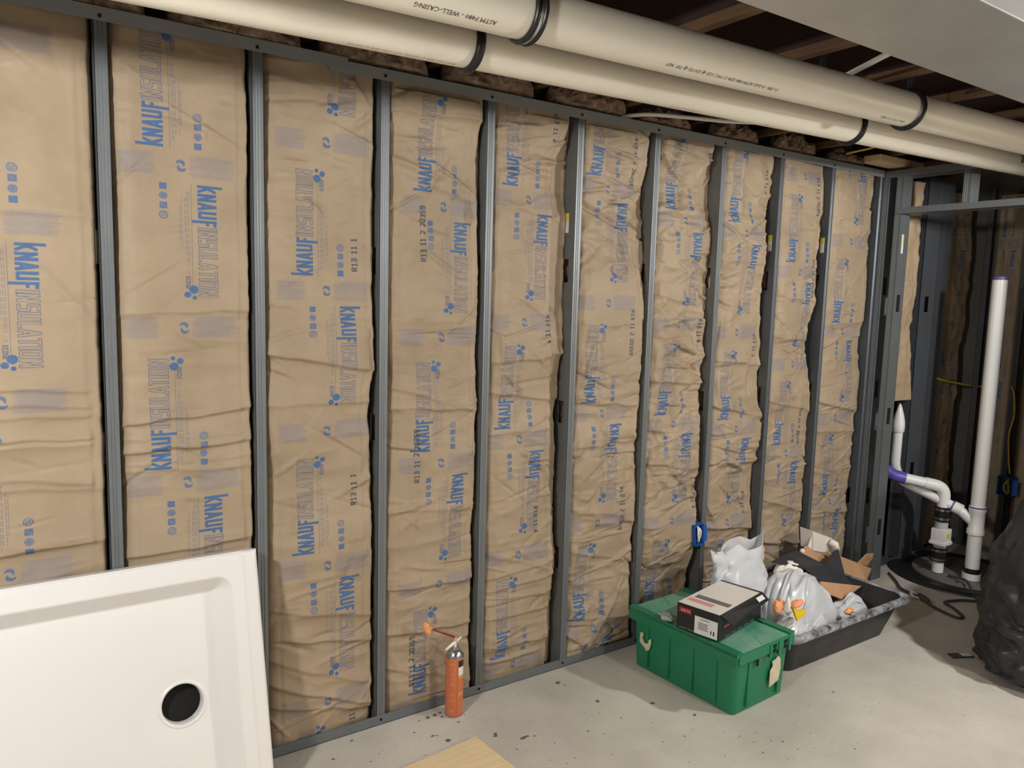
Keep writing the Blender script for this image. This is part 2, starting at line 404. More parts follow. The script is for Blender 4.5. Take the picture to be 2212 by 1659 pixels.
def paper_print(name, Hz, K, off, lots, seed):
    """K: heights (m) of the K feet, highest first; lots: (text, x frac, z, dir)"""
    rows = int(Hz*1000); wpx = 400
    z = (np.arange(rows)+.5)/1000
    Ks = sorted(K); ph = [i for i in range(len(Ks))]
    per = (Ks[-1]-Ks[0])/(len(Ks)-1) if len(Ks) > 1 else .95
    zz = [Ks[0]-per]+Ks+[Ks[-1]+per, Ks[-1]+2*per]; pp = [-1]+ph+[ph[-1]+1, ph[-1]+2]
    phase = np.interp(z, zz, pp)
    ri = ((phase % 1)*1000 + 160) % 1000
    r0 = ri.astype(int) % 1000
    T = TILE[r0]
    sh = int(off*wpx); T = np.roll(T, sh, axis=1).copy()
    r, c = np.meshgrid(np.arange(rows)+.5, np.arange(wpx)+.5, indexing='ij')
    for text, fx, zf, dr in lots:
        L = 13.5*len(text); rr = zf*1000; cc = fx*wpx
        X, Y = ((r-rr), cc-c) if dr > 0 else ((rr-r), c-cc)
        a = max(0, int(min(rr, rr+dr*L))-12); b = min(rows, int(max(rr, rr+dr*L))+12)
        if b <= a: continue
        s = glyph_sdf(X[a:b], Y[a:b], text, 19, 4.2, L)
        stamp(T[a:b], .9*np.clip(.6-s, 0, 1)*(((X[a:b] % 3.4) > .7) | ((Y[a:b] % 3.4) > .7)), INK)
    img = bpy.data.images.new(name, wpx, rows, alpha=True, float_buffer=False)
    out = T.copy(); lin = out[..., :3]
    out[..., :3] = np.where(lin <= .0031308, lin*12.92, 1.055*np.power(np.maximum(lin, 1e-6), 1/2.4)-.055)
    img.pixels.foreach_set(out.astype(np.float32).ravel()); img.update()
    img.alpha_mode = 'CHANNEL_PACKED'
    return img

def kraft_mat(name, img):
    M = mat(name, srgb(171,152,127), .58, 0, 0, 3.5, .10, 45, col2=srgb(152,134,110), spec=.35)
    nt = M.node_tree; b = nt.nodes['Principled BSDF']; old = b.inputs['Base Color'].links[0].from_socket
    uv = nt.nodes.new('ShaderNodeUVMap'); uv.uv_map = 'print'
    t = nt.nodes.new('ShaderNodeTexImage'); t.image = img; t.extension = 'EXTEND'; nt.links.new(uv.outputs[0], t.inputs[0])
    mx = nt.nodes.new('ShaderNodeMix'); mx.data_type = 'RGBA'
    nt.links.new(t.outputs['Alpha'], mx.inputs['Factor']); nt.links.new(old, mx.inputs['A']); nt.links.new(t.outputs['Color'], mx.inputs['B'])
    nt.links.new(mx.outputs['Result'], b.inputs['Base Color'])
    return M

def zpx(x, y): return at(x, y, 1, 0.015).z
# per batt: right edge (px x,y list), K feet, print offset, creases (px y left, px y right, amp, wUp, wDown), crumple, side width
BATTS = [
 dict(mid=110, right=[(213,45),(219,300),(226,600),(227,760),(231,1000),(236,1240),(240,1600)], K=[447,1189], off=-.05, lots=[],
      cr=[(460,472,.005,.05,.006),(836,840,.007,.03,.004),(870,872,.008,.03,.005),(900,893,.008,.02,.006),(948,940,.012,.03,.006),(962,952,.012,.008,.02),(1022,1030,.009,.06,.008),(1050,1046,.006,.03,.006),(1195,1165,.014,.08,.006),(75,100,.006,.06,.01)], cm=.0055, side=.012,
      label='printed kraft-faced insulation batt at the far left, left of the first steel stud'),
 dict(mid=405, right=[(547,112),(551,600),(553,900),(556,1160),(562,1600)], K=[325,1006], off=0, lots=[],
      cr=[(676,672,.008,.07,.006),(910,886,.015,.03,.005),(945,935,.006,.02,.008),(972,953,.016,.03,.005),(1000,985,.006,.02,.006),(1015,1006,.006,.02,.006),(1196,1164,.014,.08,.006),(130,140,.005,.05,.02)], cm=.0055, side=.012,
      label='printed kraft-faced insulation batt between first and second studs above the shower base'),
 dict(mid=700, right=[(815,168),(813,400),(812,600),(810,790),(802,850),(800,900),(806,1000),(812,1100),(806,1250),(812,1300),(806,1545)], K=[597,1189,1760], off=.05, lots=[('R13 11 1',.80,(757,587),1),('R13 11 1',.80,(757,1092),1),('R13 11 1',.80,(757,1590),1)],
      cr=[(770,792,.020,.10,.006),(874,868,.008,.06,.008),(1325,1318,.014,.12,.012),(1386,1372,.016,.1,.010),(1440,1455,.010,.06,.01),(1490,1500,.014,.04,.008),(1530,1516,.012,.04,.008)], cm=.008, side=.02,
      label='printed kraft-faced insulation batt right of the shower base, its foot crumpled'),
 dict(mid=935, right=[(1050,222),(1048,300),(1044,420),(1040,520),(1040,640),(1038,800),(1032,860),(1033,1000),(1026,1300),(1020,1480)], K=[416,972,1484], off=.08, lots=[('R13 11 2 20359',.40,(910,566),1),('R13 11 2 20359',.36,(905,1040),1),('R13 11 2 20359',.34,(893,1478),1)],
      cr=[(238,262,.018,.10,.010),(884,878,.010,.06,.005),(845,872,.008,.03,.01),(1276,1240,.018,.09,.008),(1372,1334,.016,.09,.008),(1452,1445,.010,.05,.008),(1105,1090,.008,.05,.008)], cm=.009, side=.025,
      label='printed kraft-faced insulation batt directly behind the orange spray can'),
 dict(mid=1130, right=[(1250,255),(1243,400),(1230,500),(1222,700),(1214,850),(1207,900),(1207,1050),(1202,1200),(1203,1420)], K=[405,923,1404], off=-.06, lots=[('R13 11 4',.70,(1165,238),-1),('R13 11 4',.68,(1150,680),-1),('R13 11 4',.62,(1138,1095),-1)],
      cr=[(265,268,.006,.02,.006),(305,310,.006,.02,.006),(440,470,.007,.05,.008),(780,770,.012,.06,.006),(850,862,.012,.05,.006),(935,925,.008,.05,.01),(1243,1210,.009,.03,.005),(1270,1240,.009,.03,.005),(1300,1275,.009,.03,.005),(1330,1310,.009,.03,.005),(1392,1375,.016,.05,.012)], cm=.010, side=.02, front=[(1230,256),(1222,310),(1200,360),(1194,420),(1193,520),(1190,600),(1187,720),(1190,800),(1192,870),(1196,880),(1193,930),(1190,1000),(1192,1060),(1196,1100)],
      label='printed kraft-faced insulation batt between spray can and green tote, right side sunken'),
 dict(mid=1320, right=[(1414,290),(1406,420),(1396,500),(1394,640),(1388,690),(1390,760),(1384,840),(1376,880),(1378,960),(1368,1100),(1362,1250),(1355,1385)], K=[384,866,1320], off=-.08, lots=[('R13 11 2 20359',.72,(1352,295),-1),('R13 11 2 20359',.72,(1330,668),-1),('R13 11 2 20359',.70,(1318,1052),-1)],
      cr=[(350,345,.006,.03,.01),(690,684,.022,.12,.010),(820,800,.012,.04,.008),(868,872,.016,.06,.008),(960,948,.012,.07,.010),(1100,1108,.008,.05,.01),(1190,1200,.014,.12,.012),(1330,1320,.012,.08,.01)], cm=.016, side=.025, front=[(1410,290),(1400,400),(1378,440),(1372,520),(1378,600),(1390,680),(1392,760)],
      label='printed kraft-faced insulation batt left of the tote, wrinkled at mid height'),
 dict(mid=1470, right=[(1551,315),(1547,420),(1541,520),(1537,600),(1533,660),(1530,700),(1527,760),(1514,830),(1508,900),(1502,1000),(1498,1100),(1488,1245)], K=[454,893,1290], off=-.03, lots=[('R13 11 4',.80,(1530,330),-1),('R13 11 4',.80,(1505,688),-1),('R13 11 4',.80,(1483,1048),-1)],
      cr=[(345,350,.008,.05,.012),(470,480,.012,.05,.010),(560,548,.014,.05,.012),(640,660,.016,.06,.012),(790,785,.010,.05,.01),(822,826,.016,.06,.008),(1000,1004,.016,.08,.010),(1135,1120,.014,.08,.012)], cm=.019, side=.02, front=[(1545,320),(1535,360),(1524,400),(1518,450),(1513,520),(1510,560),(1506,600),(1512,640),(1524,685),(1530,690),(1535,700)],
      label='badly crumpled kraft-faced insulation batt left of the blue outlet box'),
 dict(mid=1600, right=[(1683,340),(1672,420),(1655,500),(1652,600),(1648,700),(1644,860),(1648,880),(1638,920),(1640,1020),(1644,1070),(1630,1120),(1618,1160),(1622,1250)], K=[482,902,1290], off=-.05, lots=[('R13 11 2',.78,(1640,365),-1),('R13 11 2',.75,(1612,722),-1),('R13 11 2',.72,(1606,1062),-1)],
      cr=[(420,425,.006,.04,.01),(560,570,.008,.05,.01),(780,786,.014,.06,.010),(880,892,.020,.05,.006),(935,925,.016,.05,.012),(1000,990,.014,.05,.01),(1140,1130,.02,.08,.01)], cm=.015, side=.03,
      label='printed kraft-faced insulation batt directly right of the blue outlet box'),
 dict(mid=1710, right=[(1797,365),(1778,450),(1768,520),(1760,600),(1758,660),(1744,740),(1756,860),(1758,900),(1750,1000),(1742,1100),(1726,1200)], K=[567,957,1330], off=0, lots=[('R13 11 2 20359',.76,(1776,385),-1),('R13 11 2 20359',.74,(1742,560),-1),('R13 11 2 20359',.70,(1730,880),-1)],
      cr=[(450,455,.006,.04,.01),(640,650,.010,.06,.01),(730,735,.010,.06,.01),(870,880,.010,.06,.01),(1080,1090,.012,.06,.01),(1165,1160,.018,.08,.01)], cm=.011, side=.03,
      label='printed kraft-faced insulation batt behind the plastic bags, right edge bowed away'),
 dict(mid=1830, right=[(1906,385),(1896,480),(1884,600),(1870,760),(1866,830),(1858,920),(1852,1000),(1842,1080),(1834,1200)], K=[697,1056,1400], off=0, lots=[],
      cr=[(500,505,.006,.04,.01),(700,695,.008,.05,.01),(870,880,.016,.06,.008),(930,925,.014,.06,.012),(1100,1090,.014,.06,.012)], cm=.010, side=.02,
      label='printed kraft-faced insulation batt at the corner beside the doorway partition'),
]
def make_batt(i, b):
    rng = np.random.default_rng(100+i)
    xl = (i-1)*D + (.0 if i else -.02)
    z0, z1 = .006, H+.012
    nz, nx = 560, 64
    z = np.linspace(z0, z1, nz)
    pr = sorted([(lambda p: (p.z, p.x))(at(px, py, 1, .03)) for px, py in b['right']])
    xmax = i*D-.019
    xr = np.interp(z, [p[0] for p in pr], [min(p[1], xmax) for p in pr])
    xr = xr + .0025*vnoise((nz, 2), (z1-z0, 1), (.03, 1), rng)[:, 0]
    xr = np.minimum(xr, xmax)
    s = np.linspace(0, 1, nx); s = s + .03*np.sin(2*math.pi*s)*-1*.6          # denser columns at the edges
    X = xl + (xr-xl)[:, None]*s[None, :]; Z = np.repeat(z[:, None], nx, 1)
    Wd = D-.035
    y = np.full((nz, nx), .012)
    # pillow and edges that roll back between the studs
    dl = X-xl; dr = xr[:, None]-X
    y += .034*np.exp(-np.maximum(dl-.016, 0)/.018) * (.5+.5*(vnoise((nz, 2), (z1-z0, 1), (.25, 1), rng)[:, :1])**2+.3)
    sd = b['side']
    y += .045*np.clip(1-dr/sd, 0, 1)**1.6
    y -= .007*np.sin(np.pi*np.clip(s, 0, 1))[None, :]
    if 'front' in b:
        pf = sorted([(lambda p: (p.z, p.x))(at(px, py, 1, .0)) for px, py in b['front']])
        xf = np.interp(z, [p[0] for p in pf], [p[1] for p in pf]); xf = np.minimum(xf, xr)
        q_ = np.clip((X-xf[:, None])/.014, 0, 1); drop = .046*q_*q_*(3-2*q_)
        y = np.where(X > xf[:, None], y*(1-q_)+(.012+drop)*q_, y)
        sunk = q_
    else: sunk = np.zeros_like(y)
    # stapling tab: a fold line near the right side
    tabx = (np.minimum(xr, xf)[:, None] if 'front' in b else xr[:, None]-sd)-.03-.004*vnoise((nz, 2), (z1-z0, 1), (.2, 1), rng)[:, :1]
    y -= .0035*np.exp(-np.abs(X-tabx)/.004) ; y += .0030*(1/(1+np.exp(-(X-tabx)/.002)))
    y += .0020*np.exp(-np.abs(dl-.055)/.004)
    # broad waves and crumple
    cm = b['cm']
    y += cm*1.7*vnoise((nz, nx), (z1-z0, Wd), (.22, .30), rng)
    cr1 = vnoise((nz, nx), (z1-z0, Wd), (.06, .10), rng); y += cm*.9*(np.abs(cr1)-.4)
    cr2 = vnoise((nz, nx), (z1-z0, Wd), (.028, .05), rng); y += cm*.40*(np.abs(cr2)-.4)*(vnoise((nz, nx), (z1-z0, Wd), (.3, .2), rng) > -.1)
    # explicit folds
    wob = vnoise((nz, nx), (z1-z0, Wd), (.5, .07), rng)
    for (pyl, pyr, amp, wu, wd) in b['cr']:
        za = zpx(b['mid']-90*(1 if i < 4 else .5), pyl); zb = zpx(b['mid']+90*(1 if i < 4 else .5), pyr)
        xa = xl+.08; xb = xl+.30
        d = Z-(za+(zb-za)*(X-xa)/(xb-xa)) + .006*wob
        y -= amp*np.where(d > 0, np.exp(-d/wu), np.exp(d/wd))
    # random straight paper creases
    for q in range(int(24+cm*5200)):
        th = rng.normal(0, .5) if rng.random() < .7 else rng.uniform(-1.6, 1.6)
        px, pz = xl+rng.uniform(.02, Wd), rng.uniform(z0, z1)
        L = rng.uniform(.03, .14); wv = rng.uniform(.004, .012); a = rng.normal(0, 1)*(cm*.62+.0006)
        th += 0
        u = (X-px)*math.cos(th)+(Z-pz)*math.sin(th); v = -(X-px)*math.sin(th)+(Z-pz)*math.cos(th)
        y += a*np.maximum(0, 1-np.abs(v)/wv*.7)*np.exp(-(u/L)**2)
    # the top end is tucked behind the track leg, the foot behind the floor track
    y = np.maximum(y, .0035 + 0*y)*1.0 if i in () else y
    y = np.where(sunk > .5, np.maximum(y, .030), y)
    lim = np.where((Z > H-.02) | (Z < .055), .0045, -.016)
    near = np.minimum(dl, dr); lim = np.where(near < .03, np.maximum(lim, .004), lim)
    y = np.maximum(y, lim)
    yf = .074 if 'front' in b else .056
    y = np.minimum(y, yf-.005)
    base = thing('insulation_batt', b['label'], 'insulation', (xl+D/2, .05, 0), 'kraft-faced batts between the wall studs')
    P = np.stack([X, y, Z], -1)
    mb = MB().grid(P)
    Ks = [zpx(b['mid'], k) for k in b['K']]
    lots = [(t, fx, zpx(*p), dr_) for t, fx, p, dr_ in b['lots']]
    img = paper_print('kraft_print', z1, Ks, b['off'], lots, i)
    o = mb.build('kraft_facing', kraft_mat('printed_kraft_paper', img), None, smooth=True, fixn=False)
    me = o.data; uvl = me.uv_layers.new(name='print')
    U = ((X-xl+.004)/.40).ravel(); V = (Z/z1).ravel()
    idx = np.empty(len(me.loops), dtype=np.int32); me.loops.foreach_get('vertex_index', idx)
    uvl.data.foreach_set('uv', np.stack([U[idx], V[idx]], -1).astype(np.float32).ravel())
    under(base, o)
    # brown fibreglass body behind the paper
    mz = 240
    zz = np.linspace(z0+.002, z1-.004, mz); rr = np.interp(zz, z, xr)
    sec = []
    for q in range(mz):
        n = [rng.uniform(-.0035, .0035) for _ in range(6)]
        sec.append([Vector((xl+.006, yf+.004, zz[q])), Vector((rr[q]-sd*.75+n[0], yf+n[1], zz[q])), Vector((rr[q]-.004+n[2], yf+.012+n[3]*.6, zz[q])),
                    Vector((rr[q]-.002+n[4], .082+n[5]*.5, zz[q])), Vector((xl+.006, .088, zz[q]))])
    under(base, MB().loft(sec).build('fiberglass_body', M_fiber, None))
    return base
for i, b in enumerate(BATTS): make_batt(i, b)

# ------------------------------------------------------------------ joists, subfloor insulation above the wall
JZ = 2.285
jx = [-.29+.145, .145+.145, .58+.145+.29-.28+.28-.29+.29]
jx = [.145, .58, 1.015, 1.45, 1.885, 2.32, 2.755, 3.19, 3.625, 4.06, 4.5]
for k, x in enumerate(jx):
    t = thing('floor_joist', 'dark brown wooden floor joist above the pipes, %s from the left' % (ordn+['eleventh'])[k], 'joist', (x, -2.5, JZ), 'floor joists overhead')
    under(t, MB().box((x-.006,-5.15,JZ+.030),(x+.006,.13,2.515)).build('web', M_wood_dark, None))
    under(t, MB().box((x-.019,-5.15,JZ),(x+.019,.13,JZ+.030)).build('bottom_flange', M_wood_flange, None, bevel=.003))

def lump(name, c, r, seed, m, parent=None, nu=26, nv=34, rough=.25, fine=.1, smooth=True, flatbase=None):
    rng = np.random.default_rng(seed)
    th = np.linspace(0.02, math.pi-.02, nu); ph = np.linspace(0, 2*math.pi, nv, endpoint=False)
    n1 = vnoise((nu, nv+1), (3, 6), (.9, 1.2), rng); n1[:, -1] = n1[:, 0]
    n2 = vnoise((nu, nv+1), (3, 6), (.3, .35), rng)
    n3 = vnoise((nu, nv+1), (3, 6), (.14, .17), rng)
    bl = np.clip((np.arange(nv+1)/nv-.85)/.15, 0, 1); n3 = n3*(1-bl)+n3[:, :1]*bl
    n1 = n1*(1-bl)+n1[:, :1]*bl; n2 = n2*(1-bl)+n2[:, :1]*bl
    R = (1+rough*n1+fine*2*(np.abs(n2)-.4)+fine*.7*(np.abs(n3)-.4)*(nu > 45))[:, :nv]
    T, Pp = np.meshgrid(th, ph, indexing='ij')
    V = np.stack([c[0]+r[0]*R*np.sin(T)*np.cos(Pp), c[1]+r[1]*R*np.sin(T)*np.sin(Pp), c[2]+r[2]*R*np.cos(T)], -1)
    if flatbase is not None: V[..., 2] = np.maximum(V[..., 2], flatbase)
    mb = MB().loft([[Vector(p) for p in row] for row in V])
    return mb.build(name, m, parent, smooth=smooth)
# fibreglass stuffed above the track in each joist bay
xs = [-.12]+jx
names = ['above the first batt', 'above the second batt', 'above the third batt', 'above the fourth batt', 'above the fifth batt', 'above the sixth batt', 'above the seventh batt', 'above the eighth batt', 'above the ninth batt']
for k in range(9):
    a, b2 = xs[k]+.03, xs[k+1]-.03
    hgt = [.10,.11,.12,.10,.10,.06,.07,.075,.055][k]
    cx = (a+b2)/2 + (.0 if k != 4 else .02); rx = (b2-a)/2*(1.0 if k < 5 else .8)
    rng = np.random.default_rng(40+k); nu, nv = 46, 40
    u = np.linspace(-1, 1, nu); v = np.linspace(0, 1, nv)
    Hn = vnoise((nu, nv), (.4, .3), (.05, .05), rng); Hf = vnoise((nu, nv), (.4, .3), (.018, .022), rng)
    prof = np.sqrt(np.clip(1-u**2, 0, 1))[:, None]
    ang = v[None, :]*math.pi
    rad = 1+.30*Hn+.28*(np.abs(Hf)-.35)
    X = cx+u[:, None]*rx*np.ones((1, nv)); Y = .050-np.cos(ang)*.052*rad*(.3+.7*prof); Zc = 2.242+np.sin(ang)*hgt*rad*(.35+.65*prof)
    rings = [[Vector((X[p, q], Y[p, q], max(2.2405, Zc[p, q]))) for q in range(nv)] for p in range(nu)]
    o = MB().loft(rings).build('insulation_stuffing', M_fiber, None, smooth=True)
    tag(o, 'brown fluffy fiberglass stuffed over the top track %s' % names[k], 'insulation', 'fiberglass stuffing over the top track')

# ------------------------------------------------------------------ big drain pipes under the joists
PR = .0572; SL = .0208
def pipe_at(y, zc0, x): return Vector((x, y, zc0+SL*(x+.2794)))
def flat_text(txt, size):
    cu = bpy.data.curves.new('tmp', 'FONT'); cu.body = txt; cu.size = size; cu.resolution_u = 1
    ob = bpy.data.objects.new('tmp', cu); C.objects.link(ob)
    me = bpy.data.meshes.new_from_object(ob.evaluated_get(bpy.context.evaluated_depsgraph_get()))
    vs = [tuple(v.co) for v in me.vertices]; fs = [tuple(p.vertices) for p in me.polygons]
    bpy.data.objects.remove(ob); bpy.data.meshes.remove(me); bpy.data.curves.remove(cu)
    return vs, fs
def pipe_text(par, y, zc0, x_right, ang, txt, size, m, flip=True, mirror=False):
    """text wrapped on the pipe skin, read upside-down from the room; ang below the horizontal facing the room"""
    vs, fs = flat_text(txt, size); out = []
    for (tx, ty, _) in vs:
        x = x_right - tx; a = ang + (ty/ (PR+.0006)); c = pipe_at(y, zc0, x); r = PR+.0006
        out.append((x, c.y - r*math.cos(a), c.z - r*math.sin(a)))
    o = MB().add(out, fs).build('printed_text', m, None, fixn=False); under(par, o); return o
def big_pipe(y, zc0, x0, x1, label):
    a, b = pipe_at(y, zc0, x0), pipe_at(y, zc0, x1)
    t = thing('drain_pipe', label, 'pipe', a, 'cream drain pipes under the joists')
    n = 24; pts = [a.lerp(b, i/n) for i in range(n+1)]
    under(t, MB().tube(pts, PR, 56).build('pipe_wall', M_pipe, None, smooth=True, angle=50))
    return t
UY, UZ, LY, LZ = -.86, 2.130, -.60, 2.126
up = big_pipe(UY, UZ, -1.6, 4.85, 'cream pipe nearer the room with black printed lettering, above the other pipe')
lo = big_pipe(LY, LZ, -1.6, 4.85, 'cream pipe nearer the insulated wall with faint red lettering underneath')
pipe_text(up, UY, UZ, .66, math.radians(52), 'ASTM F480 - WELL-CASING', .0165, M_black_ink)
pipe_text(up, UY, UZ, 1.62, math.radians(53), 'D-1785 - D-2665 ASTM F480 SDR 21 PVC 1120 @ 200 PSI @ 73F  NSF', .0150, M_black_ink)
pipe_text(up, UY, UZ, 2.30, math.radians(60), 'SDR 21 PVC 1120 WELL', .0140, M_grey_ink)
pipe_text(lo, LY, LZ, .72, math.radians(76), 'PVC 1120 SDR 21 200 PSI  PVC 1120 SDR 21 200 PSI', .0130, M_red_ink)
pipe_text(lo, LY, LZ, 1.62, math.radians(77), 'PVC 1120 SDR 21 200 PSI', .0130, M_red_ink)
pipe_text(lo, LY, LZ, 1.95, math.radians(77), 'SDR 21', .0130, M_red_ink)

def hanger(y, zc0, x, double, label, strap):
    c = pipe_at(y, zc0, x); t = thing('pipe_hanger', label, 'pipe hanger', c, 'black pipe hangers')
    mb = MB(); seg = 48
    R = Matrix.Translation(c) @ Matrix.Rotation(math.pi/2, 4, 'Y')
    w = .017
    if double:
        prof = [(PR+.001,-w)] + [(PR+.004+.007*math.sin(a), -w+.012*(1-math.cos(a))/2) for a in np.linspace(0, math.pi, 7)] + [(PR+.006,-.004),(PR+.007,0),(PR+.006,.004)] + [(PR+.004+.007*math.sin(a), w-.012+.012*(1-math.cos(a))/2) for a in np.linspace(0, math.pi, 7)] + [(PR+.001,w)]
    else:
        prof = [(PR+.001,-w*.75)] + [(PR+.002+.011*math.sin(a), -w*.72*math.cos(a)) for a in np.linspace(0, math.pi, 11)] + [(PR+.001,w*.75)]
    under(t, MB().lathe(prof, seg, R).build('rubber_band', M_rubber, None, smooth=True))
    if double:
        under(t, MB().lathe([(PR+.0072,-.004),(PR+.0078,0),(PR+.0072,.004)], seg, R).build('pale_middle_band', M_can_metal, None, smooth=True))  # pale metallic ring between the two black ridges
    if strap:
        under(t, MB().box((x-.014,y-.006,c.z+PR+.004),(x+.014,y-.003,2.514)).build('hanging_strap', M_strap, None))
    return t
hanger(UY, UZ, .760, True, 'black double-ridged pipe hanger on the nearer pipe at left', True)
hanger(LY, LZ, .766, False, 'black pipe hanger on the wall-side pipe at left', True)
hanger(UY, UZ, 2.350, False, 'black pipe hanger on the nearer pipe at right by the duct', True)
hanger(LY, LZ, 2.432, False, 'black pipe hanger on the wall-side pipe at right', True)
st = MB().box((1.955-.016,-.80,2.20),(1.955+.016,-.797,2.514)).build('hanging_strap', M_strap)
tag(st, 'grey steel strap hanging from the joists left of the white brace strip', 'strap')
# diagonal bridging between joists
def bar(name, a, b, w, t, m, label, cat, group=None):
    a, b = Vector(a), Vector(b); d = (b-a).normalized(); s = d.cross(Vector((0,0,1))).normalized(); n = s.cross(d)
    mb = MB(); vs = [p+s*w/2*i+n*t/2*j for p in (a, b) for i, j in ((-1,-1),(1,-1),(1,1),(-1,1))]
    mb.add(vs, [(0,1,2,3),(4,7,6,5),(0,4,5,1),(1,5,6,2),(2,6,7,3),(3,7,4,0)])
    return tag(mb.build(name, m, None), label, cat, group)
bar('brace_strip', at(1828,163,2,2.276), at(1950,100,2,2.276), .022, .008, M_cable_w, 'white brace strip under the joists between pipe and duct', 'brace')
bar('bridging_strip', at(1868,172,2,2.33), at(1962,155,2,2.33), .012, .004, M_strap, 'thin grey bridging strip behind the right pipe hanger', 'brace')
bar('bridging_strip', at(2048,226,2,2.30), at(2118,184,2,2.30), .012, .004, M_strap, 'thin grey bridging strip under the duct edge at far right', 'brace')
# sheet-metal duct
du = thing('air_duct', 'galvanized sheet metal air duct running under the joists at top right', 'duct', (1.5,-1.46,2.08))
DY0, DY1 = -1.605, -1.330
under(du, MB().box((-1.5,DY0,2.08),(4.85,DY1,2.282)).build('duct_body', M_duct, None, bevel=.003))
# white tube and yellow cable on the track, wood block at corner
tb = MB().tube(smoothpath([at(1340,253,1,.03), at(1400,247,1,.0), at(1480,253,1,-.04), at(1570,262,1,-.08), at(1640,265,1,-.14)]), .0085, 10).build('white_tube', M_cable_w, None, smooth=True)
tag(tb, 'white plastic tube curving out over the top track under the pipes', 'tube')
yc = MB().tube(smoothpath([at(1820,334,1,.03), at(1845,328,1,.0), at(1880,320,1,-.05), at(1910,310,1,-.12)]), .006, 8).build('yellow_cable', M_cable_y, None, smooth=True)
tag(yc, 'yellow electrical cable crossing above the top track near the corner', 'cable')
wb_a, wb_b = at(1900,360,2,2.25), at(2035,362,2,2.25)
wb = MB().box((3.49,-.10,2.240),(3.90,-.005,2.278)).build('wood_block', M_pine, None, bevel=.008)
tag(wb, 'pale pine wood block lying on the top track at the corner', 'wood block')

# ------------------------------------------------------------------ doorway partition (plane x = 3.71, running towards the room)
PX = 3.71
def rstud(mbstud, loc, rot): mbstud.location = loc; mbstud.rotation_euler = (0,0,rot); return mbstud
# studs of this partition: flanges face -x, web faces -y (into the opening)
e1 = cstud(0.004, H+.0, holes=(.46,1.06,1.62)).build('metal_stud', M_galv_dark); rstud(e1, (PX, -.012, 0), -math.pi/2)
e1.scale = (1,1,1)
tag(e1, 'dark steel stud ending the doorway partition against the insulated wall', 'stud', 'steel studs of the doorway partition')
def pstud(y_web, z0, z1, holes, m, label, w=.034):
    """web on plane y=y_web facing -y, flange at x=PX running towards +y"""
    mb = cstud(z0, z1, holes=holes, width=w)
    # local (x,y) -> world: x_local (flange run) -> +y, y_local (depth) -> +x
    mb.v = [(PX+v[1], y_web+v[0], v[2]) for v in mb.v]
    o = mb.build('metal_stud', m); return tag(o, label, 'stud', 'steel studs of the doorway partition')
bpy.data.objects.remove(e1)
pstud(-.024, .004, H, (.46,1.06,1.62), M_galv, 'steel stud ending the doorway partition against the insulated wall')
jamb = pstud(-.103, .004, H, (.30,.92,1.53), M_galv, 'steel door jamb stud with a yellow and white sticker, left side of doorway')
p = at(1949,527,1,-.103); sticker(jamb, (max(PX+.015, min(p.x, PX+.075)), -.1032, p.z), (.018, .10), 'y')
crip = pstud(-.440, 2.03, H, (), M_galv, 'short steel cripple stud standing on the door header')
def ytrack(name, y0, y1, zweb, updown, label, m=M_galv, leg=.034):
    mb = MB(); t = .0016; xa, xb = PX-.0025, PX+.0945
    mb.box((xa,y0,zweb),(xb,y1,zweb+t))
    s = (zweb, zweb+leg) if updown > 0 else (zweb-leg, zweb)
    mb.box((xa,y0,s[0]),(xa+t,y1,s[1])); mb.box((xb-t,y0,s[0]),(xb,y1,s[1]))
    return tag(mb.build(name, m), label, 'track')
ytrack('top_track', -1.165, .0, 2.222, -1, 'grey steel top track of the doorway partition under the pine block')
ytrack('door_header', -1.165, -.072, 1.995, 1, 'grey steel header track across the top of the doorway')
ytrack('bottom_track', -.103, .0, .001, 1, 'short grey floor track under the door jamb studs', M_galv_dark)

struct(MB().box((PX-.013,-3.2,0),(PX-.0005,-1.17,2.28)).box((PX-.013,-1.27,.0),(PX+.1,-1.17,1.99)).build('added_shade_wall', M_shell))  # unseen panel, added mainly to keep lamp light out of the room beyond
# ------------------------------------------------------------------ room beyond the doorway
def wide_post(x0, x1, y0, y1, label, holes=()):
    mb = MB(); t = .002; zc = .0; z1 = 2.25
    mb.box((x0,y0,0),(x0+.012,y0+t,z1)); 
    xa, xb = x0+.35*(x1-x0), x0+.65*(x1-x0)
    for h in sorted(holes):
        mb.box((x0,y0,zc),(x1,y0+t,h-.045)); mb.box((x0,y0,h-.045),(xa,y0+t,h+.045)); mb.box((xb,y0,h-.045),(x1,y0+t,h+.045)); zc = h+.045
    mb.box((x0,y0,zc),(x1,y0+t,z1))
    mb.box((x0,y0,0),(x0+t,y1,z1)); mb.box((x1-t,y0,0),(x1,y1,z1)); mb.box((x0,y1-.008,0),(x0+t,y1,z1))
    mb.box((x0-.003,y0-.003,0),(x0+.008,y0,z1)); mb.box((x1-.008,y0-.003,0),(x1+.002,y0,z1))
    return tag(mb.build('metal_stud', M_galv_dark), label, 'stud', 'steel studs of the room beyond the doorway')
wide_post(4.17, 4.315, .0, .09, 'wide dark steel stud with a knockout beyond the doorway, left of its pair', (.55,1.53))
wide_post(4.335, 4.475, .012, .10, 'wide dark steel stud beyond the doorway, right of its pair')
wide_post(3.86, 3.90, .04, .10, 'narrow dark steel stud beyond the doorway behind the vent pipe')
